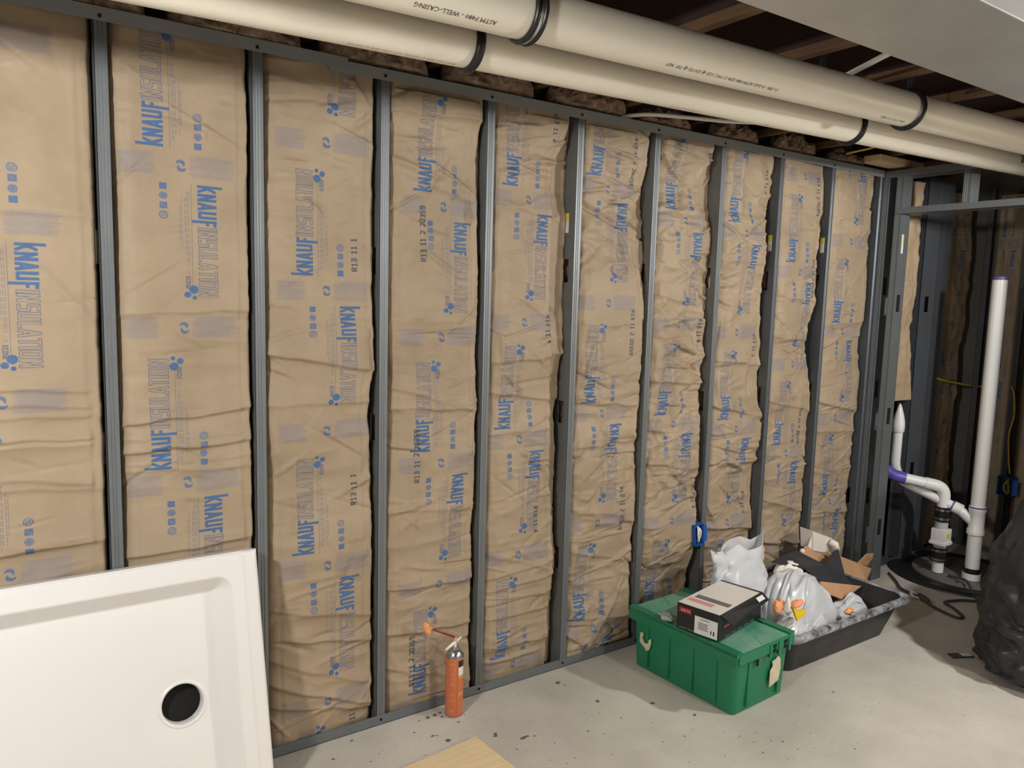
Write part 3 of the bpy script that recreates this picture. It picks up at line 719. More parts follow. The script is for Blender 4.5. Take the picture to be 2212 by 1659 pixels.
# studs on the right-hand wall of that room (seen edge-on)
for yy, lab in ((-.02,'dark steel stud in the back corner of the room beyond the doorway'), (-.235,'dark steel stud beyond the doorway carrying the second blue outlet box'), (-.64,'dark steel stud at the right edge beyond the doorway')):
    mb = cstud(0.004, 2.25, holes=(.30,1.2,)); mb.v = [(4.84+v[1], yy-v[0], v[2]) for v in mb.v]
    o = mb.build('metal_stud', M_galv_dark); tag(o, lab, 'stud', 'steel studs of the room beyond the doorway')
def side_batt(name, P, label, img=True):
    t = thing('insulation_batt', label, 'insulation', tuple(P[0, P.shape[1]//2]), 'kraft-faced batts beyond the doorway')
    mt = M_kraft_plain
    if img:
        im = paper_print('kraft_print', 2.2, [1.15,.35], 0, [], 0); mt = kraft_mat('printed_kraft_paper', im)
    o = MB().grid(P).build('kraft_facing', mt, None, smooth=True, fixn=False); me = o.data; uvl = me.uv_layers.new(name='print')
    nz, nx = P.shape[:2]; V = np.repeat(P[..., 2:3]/2.2, 1, 2)[..., 0]; U = np.repeat(np.linspace(0, 1, nx)[None, :], nz, 0)
    idx = np.empty(len(me.loops), dtype=np.int32); me.loops.foreach_get('vertex_index', idx)
    uvl.data.foreach_set('uv', np.stack([U.ravel()[idx], V.ravel()[idx]], -1).astype(np.float32).ravel())
    under(t, o)
    B = P.copy(); n = np.array([0, .018, 0]) if abs(P[0,-1,1]-P[0,0,1]) < .1 else np.array([.018, 0, 0]); B = B+n
    under(t, MB().grid(B).build('fiberglass_body', M_fiber, None, smooth=True))
    return t
def sheet(x0f, x1f, y0, z0, z1, seed, amp, nz=200, nx=26, axis=1):
    rng = np.random.default_rng(seed); z = np.linspace(z0, z1, nz); s = np.linspace(0, 1, nx)
    a = np.array([x0f(q) for q in z]); b = np.array([x1f(q) for q in z])
    A = a[:, None]+(b-a)[:, None]*s[None, :]
    Y = y0 + amp*vnoise((nz, nx), (z1-z0, .4), (.2, .2), rng) + amp*.8*np.abs(vnoise((nz, nx), (z1-z0, .4), (.07, .1), rng)) + amp*.3*vnoise((nz, nx), (z1-z0, .4), (.03, .04), rng)
    Y += .03*(1-np.clip(s/.12, 0, 1))[None, :]**2 + .03*np.clip((s-.88)/.12, 0, 1)[None, :]**2
    Zz = np.repeat(z[:, None], nx, 1)
    return np.stack([A, Y, Zz] if axis == 1 else [Y, A, Zz], -1)
# loose flap hanging behind the jamb (edge traced as a real hanging sheet)
fl = [(.98,3.88,4.165),(1.08,3.87,4.12),(1.2,3.87,4.098),(1.5,3.88,4.10),(1.75,3.88,4.095),(2.0,3.88,4.085),(2.2,3.88,4.09)]
fz = [q[0] for q in fl]
side_batt('f', sheet(lambda q: np.interp(q, fz, [c[1] for c in fl]), lambda q: np.interp(q, fz, [c[2] for c in fl]), -.022, .98, 2.2, 5, .012, nx=22), 'torn kraft batt hanging loose behind the door jamb, cut off at mid height', False)
side_batt('g', sheet(lambda q: 3.83, lambda q: 4.02+.03*math.sin(3*q), .055, .02, .62, 6, .012), 'short kraft batt near the floor behind the door jamb below the white pipes', True)
side_batt('h', sheet(lambda q: 4.49, lambda q: 4.83+.02*math.sin(5*q), .045, .02, 2.2, 8, .014), 'kraft batt in the back corner beyond the doorway left of the tall white pipe')
side_batt('i', sheet(lambda q: -.06, lambda q: -.225, 4.862, .02, 2.2, 9, .010, axis=0), 'shadowed kraft batt beyond the doorway behind the tall white pipe')
side_batt('j', sheet(lambda q: -.28, lambda q: -.63, 4.862, .02, 2.2, 10, .010, axis=0), 'shadowed kraft batt beyond the doorway at the far right edge')
MBt = MB().box((3.82,0,.001),(4.84,.10,.004)).box((3.82,-.002,.001),(4.84,0,.035)).build('bottom_track', M_galv_dark); tag(MBt, 'dark floor track along the back wall beyond the doorway', 'track')
MBt = MB().box((4.84,-1.6,.001),(4.93,0,.004)).box((4.838,-1.6,.001),(4.84,0,.035)).build('bottom_track', M_galv_dark); tag(MBt, 'dark floor track along the right wall beyond the doorway', 'track')

# sump basin
sx, sy = 4.26, -.315
sp = thing('sump_basin', 'round black sump basin with dusty grey lid set in the floor', 'sump', (sx, sy, 0))
Mt = Matrix.Translation((sx, sy, 0))
under(sp, MB().lathe([(.315,.004),(.32,.014),(.345,.02),(.37,.016),(.375,.002)], 56, Mt).build('basin_rim', M_pit, None, smooth=True))
under(sp, MB().lathe([(.0,.004),(.32,.004)], 56, Mt).build('basin_shadow_gap', M_pit, None))
Ml = Matrix.Translation((sx+.03, sy-.01, 0))
under(sp, MB().lathe([(.0,.022),(.10,.022),(.11,.018),(.255,.018),(.268,.014),(.27,.005)], 56, Ml).build('basin_lid', M_lid, None, smooth=True, angle=40))
for j in range(6):
    a = j*math.pi/3+.3
    under(sp, MB().lathe([(0,.026),(.008,.026),(.010,.019)], 8, Matrix.Translation((sx+.03+.24*math.cos(a), sy-.01+.24*math.sin(a), 0))).build('lid_bolt', M_strap, None))
# tall white vent pipe
bp = (4.19, -.407)
vp = thing('vent_pipe', 'tall white plastic vent pipe with purple primer rings rising from the sump', 'pipe', (bp[0], bp[1], .018))
TM = Matrix.Translation((bp[0], bp[1], 0)); R1 = .0365
zt = .345
under(vp, MB().lathe([(0,1.685),(R1*.86,1.685),(R1,1.683),(R1,zt+.085)], 32, TM).build('riser', M_white_pvc, None, smooth=True, angle=40))
under(vp, MB().lathe([(R1+.0006,1.684),(R1+.0006,1.668)], 32, TM).build('purple_ring', M_purple, None, smooth=True))
under(vp, MB().lathe([(R1,zt+.088),(R1+.007,zt+.088),(R1+.007,zt+.062),(R1+.003,zt+.055),(R1+.003,zt-.035),(R1+.008,zt-.042),(R1+.008,zt-.068),(R1,zt-.072)], 32, TM).build('tee_fitting', M_white_pvc, None, smooth=True, angle=40))
under(vp, MB().lathe([(R1+.0074,zt+.088),(R1+.0076,zt+.080)], 32, TM).build('purple_ring', M_purple, None, smooth=True))
under(vp, MB().lathe([(R1,zt-.07),(R1,.075)], 32, TM).build('lower_riser', M_white_pvc, None, smooth=True))
under(vp, MB().lathe([(R1+.006,.085),(R1+.006,.055)], 32, TM).build('rubber_seal', M_rubber, None, smooth=True))
under(vp, MB().lathe([(R1+.010,.056),(R1+.010,.020)], 32, TM, True).build('base_fitting', M_white_pvc, None, smooth=True, angle=40))
# branch from the tee to the capped stub
e = [Vector((bp[0],bp[1],zt-.02)), Vector((bp[0]-.03,bp[1]+.08,zt+.055)), Vector((4.065,-.035,.512)), Vector((4.01,-.022,.60)), Vector((3.998,-.03,.82))]
under(vp, MB().tube(filletpath(e, .04), .0265, 20).build('branch_pipe', M_white_pvc, None, smooth=True, angle=50))
ea = e[1].lerp(e[2], .10); eb = e[1].lerp(e[2], .16)
under(vp, MB().tube([e[1].lerp(e[2], -.04), ea], .032, 20).build('elbow_socket', M_white_pvc, None, smooth=True, angle=50))
under(vp, MB().tube([ea, e[1].lerp(e[2], .125)], .0325, 20).build('purple_ring', M_purple, None, smooth=True, angle=50))
cm_ = Matrix.Translation((3.997, -.03, 0))
under(vp, MB().lathe([(.0265,.80),(.033,.806),(.034,.84),(.032,.865),(.024,.905),(.012,.945),(.004,.965),(.0,.966)], 24, cm_).build('pointed_cap', M_white_pvc, None, smooth=True))
# pump discharge with check valve
dx, dy = 4.135, -.25
dp = thing('discharge_pipe', 'white sump discharge pipe with black couplings, check valve and purple elbow', 'pipe', (dx, dy, .018))
DM = Matrix.Translation((dx, dy, 0)); R2 = .0300
under(dp, MB().lathe([(R2,.022),(R2,.11)], 24, DM).build('lower_stub', M_white_pvc, None, smooth=True))
under(dp, MB().lathe([(R2,.085),(R2+.010,.087),(R2+.010,.165),(R2,.167)], 28, DM).build('rubber_coupling', M_rubber, None, smooth=True, angle=40))
for zz_ in (.100,.150,.335,.385): under(dp, MB().lathe([(R2+.0115,zz_-.006),(R2+.0115,zz_+.006)], 28, DM).build('hose_clamp', M_can_metal, None, smooth=True))
under(dp, MB().box((dx-.047,dy-.047,.185),(dx+.047,dy+.04,.205)).box((dx-.041,dy-.041,.205),(dx+.041,dy+.035,.275)).build('check_valve', M_white_pvc, None, bevel=.006, smooth=True, angle=35))
for za_, zb_ in ((.16,.186),(.27,.315)): under(dp, MB().lathe([(R2+.004,za_),(R2+.004,zb_)], 24, DM).build('valve_collar', M_clear, None, smooth=True))
under(dp, MB().box((dx-.015,dy-.0425,.225),(dx+.015,dy-.0415,.255)).build('valve_sticker', M_yellow_label, None))
under(dp, MB().lathe([(R2,.318),(R2+.011,.32),(R2+.011,.40),(R2,.402)], 28, DM).build('rubber_coupling', M_rubber, None, smooth=True, angle=40))
q = [Vector((dx,dy,.40)), Vector((dx,dy,.512)), Vector((3.945,-.06,.560)), Vector((3.90,-.015,.60)), Vector((3.88,.0,.64))]
fp = filletpath(q[:3], .055)
under(dp, MB().tube(fp, .0285, 20).build('discharge_run', M_white_pvc, None, smooth=True, angle=50))
under(dp, MB().tube(filletpath([q[0], q[1], q[1].lerp(q[2], .40)], .055, 8), .0325, 20).build('elbow', M_white_pvc, None, smooth=True, angle=50))
under(dp, MB().tube(filletpath([q[1].lerp(q[2], .80), q[2], q[3]], .02), .0335, 20).build('purple_elbow', M_purple, None, smooth=True, angle=50))
under(dp, MB().tube([q[3], q[4]], .03, 20).build('stub_end', M_white_pvc, None, smooth=True, angle=50))

# second blue outlet box and its cables
def outlet_box(M, label, cab, cablemat, cablename):
    t = thing('outlet_box', label, 'outlet box', M.translation)
    mb = MB(); wx, dz, dpz = .029, .050, .055; t_ = .003
    for a, b in (((-wx,0,-dz),(-wx+t_,dpz,dz)),((wx-t_,0,-dz),(wx,dpz,dz)),((-wx,0,-dz),(wx,dpz,-dz+t_)),((-wx,0,dz-t_),(wx,dpz,dz)),((-wx,dpz-t_,-dz),(wx,dpz,dz))): mb.box(a, b, M)
    o = mb.build('box_shell', M_bluebox, None); under(t, o)
    under(t, MB().box((wx,-.001,-.038),(wx+.018,.001,.038),M).build('nail_bracket', M_bluebox, None))
    o = MB().tube([M @ Vector(p) for p in cab], .0055, 8).build(cablename, cablemat, None, smooth=True); under(t, o)
    return t
loop = smoothpath([(.008,.04,.046),(.004,.012,.03),(-.004,.004,.0),(.002,.008,-.03),(.010,.02,-.036),(.012,.008,-.01),(.010,.004,.02),(.004,.02,.034)], 6)
outlet_box(Matrix.Translation((2.376,-.034,.452)) @ Matrix.Rotation(math.radians(-6),4,'Y'), 'blue plastic outlet box with coiled white cable on the stud behind the tote', loop, M_cable_w, 'white_cable_loop')
M2 = Matrix.Translation((4.79,-.283,.445)) @ Matrix.Rotation(-math.pi/2,4,'Z') @ Matrix.Diagonal((1.55,1,1.15,1))
outlet_box(M2, 'blue plastic outlet box with yellow cable beyond the doorway at right', loop, M_cable_y, 'yellow_cable_loop')
y1 = MB().tube(smoothpath([(4.835,-.285,.52),(4.83,-.275,.60),(4.828,-.262,.75),at(2190,900,0,4.83),at(2191,860,0,4.828),at(2187,840,0,4.832),at(2183,834,0,4.85)]), .005, 8).build('yellow_cable', M_cable_y, None, smooth=True)
tag(y1, 'thin yellow cable dropping to the blue box beyond the doorway', 'cable')
y2 = MB().tube(smoothpath([at(2024,817,1,.012), at(2040,822,1,-.01), at(2075,829,1,-.02), at(2110,834,1,-.02), at(2150,836,0,4.83)]), .0065, 8).build('yellow_cable', M_cable_y, None, smooth=True)
tag(y2, 'yellow cable strung from the dark stud past behind the tall white pipe', 'cable')
# cord and scraps on the floor
cd = MB().tube(smoothpath([(3.90,-.10,.008),(3.80,-.20,.008),(3.72,-.27,.01),(3.69,-.36,.012),(3.66,-.42,.012),(3.61,-.52,.010),(3.59,-.62,.008),(3.63,-.63,.008),(3.70,-.55,.008),(3.74,-.49,.008),(3.84,-.52,.008),(3.91,-.57,.008),(3.97,-.52,.012),(4.03,-.47,.04),(4.08,-.42,.04),(4.10,-.33,.03)]), .007, 8).build('power_cord', M_cord, None, smooth=True)
tag(cd, 'dark grey power cord snaking over the floor in front of the sump', 'cord')
plug = thing('cord_plug', 'dark grey plug lying on the floor beside the white scrap', 'plug', (3.66,-.43,0))
under(plug, MB().tube([(3.685,-.385,.02),(3.668,-.415,.018),(3.652,-.45,.016)], [.013,.017,.012], 10).build('plug_body', M_cord, None, smooth=True))
under(plug, MB().box((3.645,-.468,.014),(3.650,-.450,.020)).box((3.655,-.470,.014),(3.660,-.452,.020)).build('prongs', M_can_metal, None))
sc_ = np.stack(np.meshgrid(np.linspace(0,1,7), np.linspace(0,1,7), indexing='ij'), -1)
Pp = np.zeros((7,7,3)); A, B, Cc = at(1962,1268,2,.03), at(1968,1292,2,.012), at(2010,1299,2,.005)
for i in range(7):
    for j in range(7):
        u, v = sc_[i, j]; pnt = A*(1-u)*(1-v)*1.0 + B*u*(1-v) + (Cc+Vector((.0,.05,.004)))*v*(1-u) + Cc*v*u
        Pp[i, j] = pnt; Pp[i, j, 2] = max(.004, pnt.z+.006*math.sin(7*u+5*v))
o = MB().grid(Pp).build('paper_scrap', M_label, None, smooth=True); tag(o, 'torn white paper scrap on the floor between tray and sump', 'scrap')
lb = thing('strap_tag', 'black strap end with white label lying beside the black trash bag', 'strap', (3.17,-.83,0))
under(lb, MB().box((-.05,-.018,.002),(.05,.018,.008), Matrix.Translation((3.185,-.835,0)) @ Matrix.Rotation(-.5,4,'Z')).build('strap_body', M_cord, None))
under(lb, MB().box((.0,-.013,.008),(.045,.013,.0095), Matrix.Translation((3.185,-.835,0)) @ Matrix.Rotation(-.5,4,'Z')).build('white_label', M_label, None))

# ------------------------------------------------------------------ white shower base leaning on the wall
T = at(555, 1185, 1, -.088); Q = at(592, 1640, 0, T.x)
dn = (Q-T).normalized(); Wp = T.z/-dn.z; Lp = 1.524
nrm = Vector((1,0,0)).cross(dn); nrm = nrm if nrm.y < 0 else -nrm     # faces the room
PMx = Matrix(((-1, dn.x, nrm.x, T.x), (0, dn.y, nrm.y, T.y), (0, dn.z, nrm.z, T.z), (0,0,0,1)))   # local u to the left, v down, w out
pan = thing('shower_base', 'large white acrylic shower base leaning against the studs at lower left', 'shower base', (T.x-Lp/2, T.y, 0))
us = np.unique(np.concatenate([np.linspace(0,.16,54), np.linspace(.16,Lp-.16,120), np.linspace(Lp-.16,Lp,40)]))
vsx = np.unique(np.concatenate([np.linspace(0,.15,56), np.linspace(.15,Wp-.12,110), np.linspace(Wp-.12,Wp,30)]))
Ug, Vg = np.meshgrid(us, vsx, indexing='ij')
def sdrr(U, V, u0, u1, v0, v1, r):
    cx, cy = (u0+u1)/2, (v0+v1)/2; hx, hy = (u1-u0)/2-r, (v1-v0)/2-r
    dx_ = np.abs(U-cx)-hx; dy_ = np.abs(V-cy)-hy
    return r-(np.hypot(np.maximum(dx_,0), np.maximum(dy_,0))+np.minimum(np.maximum(dx_,dy_),0))
def sst(t): t = np.clip(t,0,1); return t*t*(3-2*t)
dr_u, dr_v = T.x-.133, None
d1 = sdrr(Ug, Vg, .075, Lp-.075, .060, Wp-.075, .045)
wall = np.where(Vg < .2, .050, .052)
tq = np.clip(d1/.050, 0, 1); dep = -.056*np.where(tq < .15, tq*tq/.3, np.where(tq > .85, .85-(1-tq)**2/.3+.0, tq-.075))/.85
dep += -.006*sst((sdrr(Ug, Vg, .035, Lp+.2, -.2, Wp+.2, .01))/.012)          # small step near the right edge
dep += .006*sst((sdrr(Ug, Vg, -.2, Lp+.2, -.2, Wp+.2, .01)-.01)/.01)*0
edge = np.minimum(np.minimum(Ug, Lp-Ug), np.minimum(Vg, Wp-Vg))
dep += -.012*(1-np.sqrt(np.clip(1-(1-np.clip(edge/.012,0,1))**2, 0, 1)))
# drain position from the photograph, on the panel plane
Pinv = PMx.inverted()
def panel_uv(px, py, wz):
    d = Vector(CF + CR*(px-IMW/2)/FPX - CU*(py-IMH/2)/FPX); o_ = Vector(CAM); n = nrm
    p0 = T+nrm*wz; t = (p0-o_).dot(n)/d.dot(n); return Pinv @ (o_+d*t)
dc = panel_uv(396, 1522, -.060)
rd = np.hypot(Ug-dc.x, Vg-dc.y)
dep += -.004*sst(1-(rd-.06)/.06)
keep = (rd > .0555)
mb = MB(); V3 = np.stack([Ug, Vg, dep], -1)
vw = [PMx @ Vector(v) for v in V3.reshape(-1,3)]
nu_, nv_ = Ug.shape; fs = []
for i in range(nu_-1):
    for j in range(nv_-1):
        if keep[i,j] and keep[i+1,j] and keep[i,j+1] and keep[i+1,j+1]: fs.append((i*nv_+j, i*nv_+j+1, (i+1)*nv_+j+1, (i+1)*nv_+j))
mb.add(vw, fs)
o = mb.build('basin_panel', M_acrylic, None, smooth=True, fixn=False); under(pan, o)
bt_ = -.085
mb = MB()
for a, b in (((0,0,bt_),(.004,Wp,-.012)),((Lp-.004,0,bt_),(Lp,Wp,-.012)),((0,0,bt_),(Lp,.004,-.012)),((0,Wp-.004,bt_),(Lp,Wp,-.012))): mb.box(a, b, PMx)
under(pan, mb.build('side_skirt', M_acrylic, None))
DMx = PMx @ Matrix.Translation((dc.x, dc.y, -.068))
under(pan, MB().lathe([(.068,.001),(.0635,.006),(.060,.0065),(.057,.004),(.0545,-.004),(.0535,-.03)], 56, DMx).build('drain_ring', M_acrylic, None, smooth=True))
under(pan, MB().lathe([(0,-.03),(.0535,-.03)], 40, DMx).build('drain_hole', M_dark, None))

# ------------------------------------------------------------------ plywood offcut on the floor
pk = MB().prism([(1.045,-.265),(1.085,-.80),(1.09,-1.25),(.22,-1.2),(.20,-.345)], .001, .019).build('plywood_sheet', M_pine, None, bevel=.001)
tag(pk, 'pale plywood offcut lying on the concrete at the bottom of the view', 'plywood')

# ------------------------------------------------------------------ spray foam can
cx, cy = 1.067, -.075
can = thing('foam_can', 'orange spray foam can with red straw standing by the floor track', 'spray can', (cx, cy, 0))
CM = Matrix.Translation((cx, cy, 0)); cr = .0325; ch = .222
def cpart(prof, name, m, seg=36, ang=40): under(can, MB().lathe(prof, seg, CM).build(name, m, None, smooth=True, angle=ang))
cpart([(0,.001),(cr-.002,.001),(cr,.004),(cr,.006)], 'base_rim', M_can_metal)
cpart([(cr-.001,.006),(cr,.010),(cr,ch-.004),(cr-.001,ch)], 'can_body', M_orange)
cpart([(cr,ch),(cr+.0015,ch+.003),(cr,ch+.008),(cr-.003,ch+.009),(cr-.006,ch+.016),(cr-.014,ch+.026),(cr-.018,ch+.028),(cr-.018,ch+.034),(.010,ch+.036),(.006,ch+.030),(0,ch+.030)], 'dome', M_can_metal)
cpart([(0,ch+.058),(.005,ch+.057),(.006,ch+.03)], 'valve_stem', M_white_pvc, 12)
# trigger wings
tw = MB().tube([(cx-.045,cy-.012,ch+.038),(cx-.02,cy-.006,ch+.047),(cx,cy,ch+.052),(cx+.03,cy+.006,ch+.063)], [.004,.006,.006,.004], 8).build('trigger', M_white_pvc, None, smooth=True); under(can, tw)
# labels printed round the body
def wrap(name, m, a0, a1, z0, z1, r=cr+.0005, n=10):
    mb = MB(); P = np.zeros((2, n, 3))
    for j in range(n):
        a = a0+(a1-a0)*j/(n-1)
        for i, z in enumerate((z0, z1)): P[i, j] = (cx+r*math.cos(a), cy+r*math.sin(a), z)
    o = mb.grid(P).build(name, m, None, smooth=True, fixn=False); under(can, o); return o
va = math.atan2(CAM[1]-cy, CAM[0]-cx)       # direction facing the room
M_orange2 = mat('orange_can_panel', srgb(192,98,60), .4); M_tan = mat('pale_orange_print', srgb(236,160,110), .5); M_olive = mat('olive_print', srgb(196,160,60), .5)
wrap('side_panel', M_orange2, va+.30, va+.36, .01, ch-.004)
wrap('back_label', M_label, va+.45, va+1.2, ch-.062, ch-.030, cr+.0008); wrap('black_label', M_black_box, va+.45, va+1.2, ch-.030, ch-.006, cr+.0008)
wrap('olive_stripe', M_olive, va+.45, va+1.2, ch-.074, ch-.063, cr+.0008); wrap('olive_stripe', M_olive, va+.45, va+1.2, .085, .098, cr+.0008)
for zz_ in (.205,.166,.128,.090,.066,.030): wrap('print_line', M_tan, va-.55+.1*random.random(), va-.05+.25*random.random(), zz_, zz_+.0022, cr+.0007)
n0 = Vector((cx+.002, cy, ch+.060)); n1 = at(931, 1358, 1, cy-.02)
under(can, MB().tube([Vector((cx+.001,cy,ch+.05)), n0, n0+Vector((-.002,0,.012))], [.005,.006,.0045], 10).build('nozzle', M_foam, None, smooth=True))
under(can, MB().tube([n0+Vector((0,0,.008)), n1], .0034, 8).build('straw', M_strawred, None, smooth=True))
dd = (n1-n0).normalized()
under(can, MB().tube([n1-dd*.004, n1+dd*.014], [.0055,.0045], 8).build('straw_tip', M_yellow, None, smooth=True))
fb = n1+dd*.018
under(can, MB().tube(smoothpath([fb+Vector((-.001,0,.016)), fb+Vector((-.006,0,.008)), fb+Vector((-.005,0,-.006)), fb+Vector((.003,0,-.018)), fb+Vector((.008,0,-.022))], 4), [.003,.008,.0115,.0125,.0125,.0125,.012,.0115,.011,.0105,.0105,.0105,.0105,.0105,.010,.008,.004], 14).build('foam_blob', M_foam, None, smooth=True))

# ------------------------------------------------------------------ green tote
TA = math.radians(3); TC = Vector((2.072, -.375, 0)); TMx = Matrix.Translation(TC) @ Matrix.Rotation(TA, 4, 'Z')
tote = thing('storage_tote', 'green plastic tote with dusty hinged lid standing on the floor', 'tote', TC)
def rrect(hx, hy, r, n=5):
    out = []
    for (sx_, sy_, a0) in ((1,1,0),(-1,1,math.pi/2),(-1,-1,math.pi),(1,-1,1.5*math.pi)):
        for k in range(n+1):
            a = a0+k/n*math.pi/2; out.append((sx_*(hx-r)+r*math.cos(a), sy_*(hy-r)+r*math.sin(a)))
    return out
def rring(hx, hy, r, z): return [TMx @ Vector((x, y, z)) for x, y in rrect(hx, hy, r)]
hx, hy, th = .170, .262, .252
rings = [rring(.154,.244,.02,.002), rring(.157,.247,.022,.006), rring(hx-.006,hy-.006,.022,th-.055), rring(hx-.002,hy-.002,.022,th-.055), rring(hx,hy,.022,th-.022), rring(hx-.004,hy-.004,.02,th-.018)]
under(tote, MB().loft(rings).build('tote_body', M_green, None, smooth=True, angle=30))
# vertical ribs and the rim lugs
for yv in (-.17,-.06,.06,.17): under(tote, MB().box((-hx+.0035,yv-.0015,.02),(-hx+.010,yv+.0015,th-.055),TMx).build('rib', M_green, None))
for xv in (-.09,.10): under(tote, MB().box((xv-.0015,-hy+.0035,.02),(xv+.0015,-hy+.012,th-.055),TMx).build('rib', M_green, None))
# lid in two interlocking leaves
lh = th-.016
for sgn, nm in ((-1,'lid_leaf'),(1,'lid_leaf')):
    mb = MB(); n = 7
    zig = [(0+.022*(1 if j % 2 else -1), -hy-.003+2*(hy+.003)*j/n) for j in range(n+1)]
    if sgn < 0: poly = [(-hx-.010, -hy-.006)]+zig+[(-hx-.010, hy+.006)]
    else: poly = [(hx+.010, hy+.006)]+[(x+.002, y) for x, y in zig[::-1]]+[(hx+.010, -hy-.006)]
    o = mb.prism(poly, lh, lh+.010, TMx).build(nm, M_green_lid, None, bevel=.002); under(tote, o)
    s0, s1 = sorted((sgn*(hx+.010), sgn*(hx-.022)))
    o2 = MB().box((s0,-hy-.006,lh+.010),(s1,hy+.006,lh+.018),TMx).box((s0 if sgn < 0 else s1-.006,-hy-.006,lh-.035),(s0+.006 if sgn < 0 else s1,hy+.006,lh+.010),TMx).build('lid_border', M_green, None, bevel=.002); under(tote, o2)
    o3 = MB().box((min(0,sgn*hx),-hy-.010,lh-.028),(max(0,sgn*hx)-(.004 if sgn > 0 else 0),-hy-.004,lh+.012),TMx).build('lid_lip', M_green, None, bevel=.002); under(tote, o3)
# hinge slots on the near end and latch lugs
for xv in (.045,.115):
    for z_ in (lh-.012, lh-.030): under(tote, MB().box((xv-.010,-hy-.0125,z_),(xv+.010,-hy-.009,z_+.013),TMx).build('hinge_slot', M_dark, None))
under(tote, MB().box((-.055,-hy-.0045,lh-.062),(-.043,-hy-.001,lh-.038),TMx).build('hinge_slot', M_dark, None))
for xv in (.02,.075,.14): under(tote, MB().box((xv-.006,-hy-.014,lh-.045),(xv+.006,-hy-.002,lh+.006),TMx).build('hinge_lug', M_green, None, bevel=.001))
mb = MB().prism([(-.212,.155),(-.195,.160),(-.194,.145),(-.200,.140),(-.185,.118),(-.168,.124),(-.165,.138),(-.152,.150),(-.150,.128),(-.160,.098),(-.176,.090),(-.185,.100),(-.200,.108),(-.212,.115)], -hx+.0005, -hx+.0016, TMx @ Matrix(((0,0,1,0),(-1,0,0,0),(0,1,0,0),(0,0,0,1))))
o = mb.build('torn_label', M_torn, None); under(tote, o); o['label'] = 'torn remains of a cream sticker'
mb = MB().prism([(.040,.062),(.098,.074),(.108,.120),(.104,.160),(.088,.176),(.072,.166),(.050,.162),(.056,.142),(.040,.128)], -.0001, .0012, TMx @ Matrix.Translation((0,-hy+.001,0)) @ Matrix.Rotation(math.radians(90),4,'X'))
o = mb.build('worn_sticker', M_torn, None); under(tote, o)

# ------------------------------------------------------------------ black faucet carton on the tote
LZt = lh+.019
BMx = Matrix.Translation((2.072, -.425, LZt)) @ Matrix.Rotation(math.radians(12), 4, 'Z')
bl, bw, bh = .172, .090, .104      # half length (x), half width (y), height
cart = thing('faucet_carton', 'black product carton with white top and red logo lying on the green tote', 'carton', (2.085,-.432,LZt))
under(cart, MB().box((-bl,-bw,0),(bl,bw,bh),BMx).build('carton_body', M_black_box, None, bevel=.0015))
under(cart, MB().box((-bl+.002,-bw+.002,bh),(bl-.02,bw-.002,bh+.001),BMx).build('white_top_print', M_white_card, None))
mb = MB().box((-bl+.09,-bw+.015,bh+.001),(-bl+.125,bw-.02,bh+.0014),BMx); under(cart, mb.build('grey_photo_band', M_grey_ink, None))
mb = MB().box((-bl+.045,-bw+.06,bh+.001),(-bl+.075,bw-.012,bh+.0014),BMx); under(cart, mb.build('pink_top_logo', mat('faded_red_print', srgb(214,150,146), .5), None))
LF = BMx @ Matrix(((0,0,-1,-bl),(-1,0,0,0),(0,1,0,0),(0,0,0,1)))       # left end: u = -y, v = z, w = -x
def flat(M, x0, y0, x1, y1, w, name, m, label=None):
    o = MB().box((x0,y0,0),(x1,y1,w),M).build(name, m, None); under(cart, o)
    if label: o['label'] = label
    return o
flat(LF, -bw+.010, .070, -bw+.062, .090, .0008, 'red_logo_panel', M_red_logo)
flat(LF, -.012, .006, bw-.006, .074, .001, 'white_label', M_label)
def word(M, txt, size, x, y, m, name='lettering', w=.0014, sx=1.0):
    v, f = flat_text(txt, size); o = MB().add([M @ Vector((x+p[0]*sx, y+p[1], w)) for p in v], f).build(name, m, None, fixn=False); under(cart, o)
word(LF, 'DELTA', .013, -bw+.018, .0755, M_label)
for k in range(5): flat(LF, .004, .026+.006*k, .046-.004*(k % 2), .029+.006*k, .0014, 'print_line', M_grey_ink)
flat(LF, .056, .020, .060, .034, .0014, 'print_icon', M_dark); flat(LF, .067, .018, .072, .034, .0014, 'print_icon', M_dark); flat(LF, .010, .064, .05, .067, .0014, 'print_line', M_grey_ink)
for k in range(2): flat(LF, -bw+.012+.038*k, .008, -bw+.042+.038*k, .012, .0008, 'print_line', M_grey_ink)
FF = BMx @ Matrix(((1,0,0,0),(0,0,-1,-bw),(0,1,0,0),(0,0,0,1)))          # long near side: u = x, v = z, w = -y
flat(FF, -bl+.035, .044, -bl+.085, .058, .0008, 'red_logo_panel', M_red_logo); word(FF, 'DELTA', .010, -bl+.040, .0475, M_label)
for k in range(5): flat(FF, -bl+.05+.05*k, .006, -bl+.085+.05*k, .009, .0008, 'print_line', M_grey_ink)
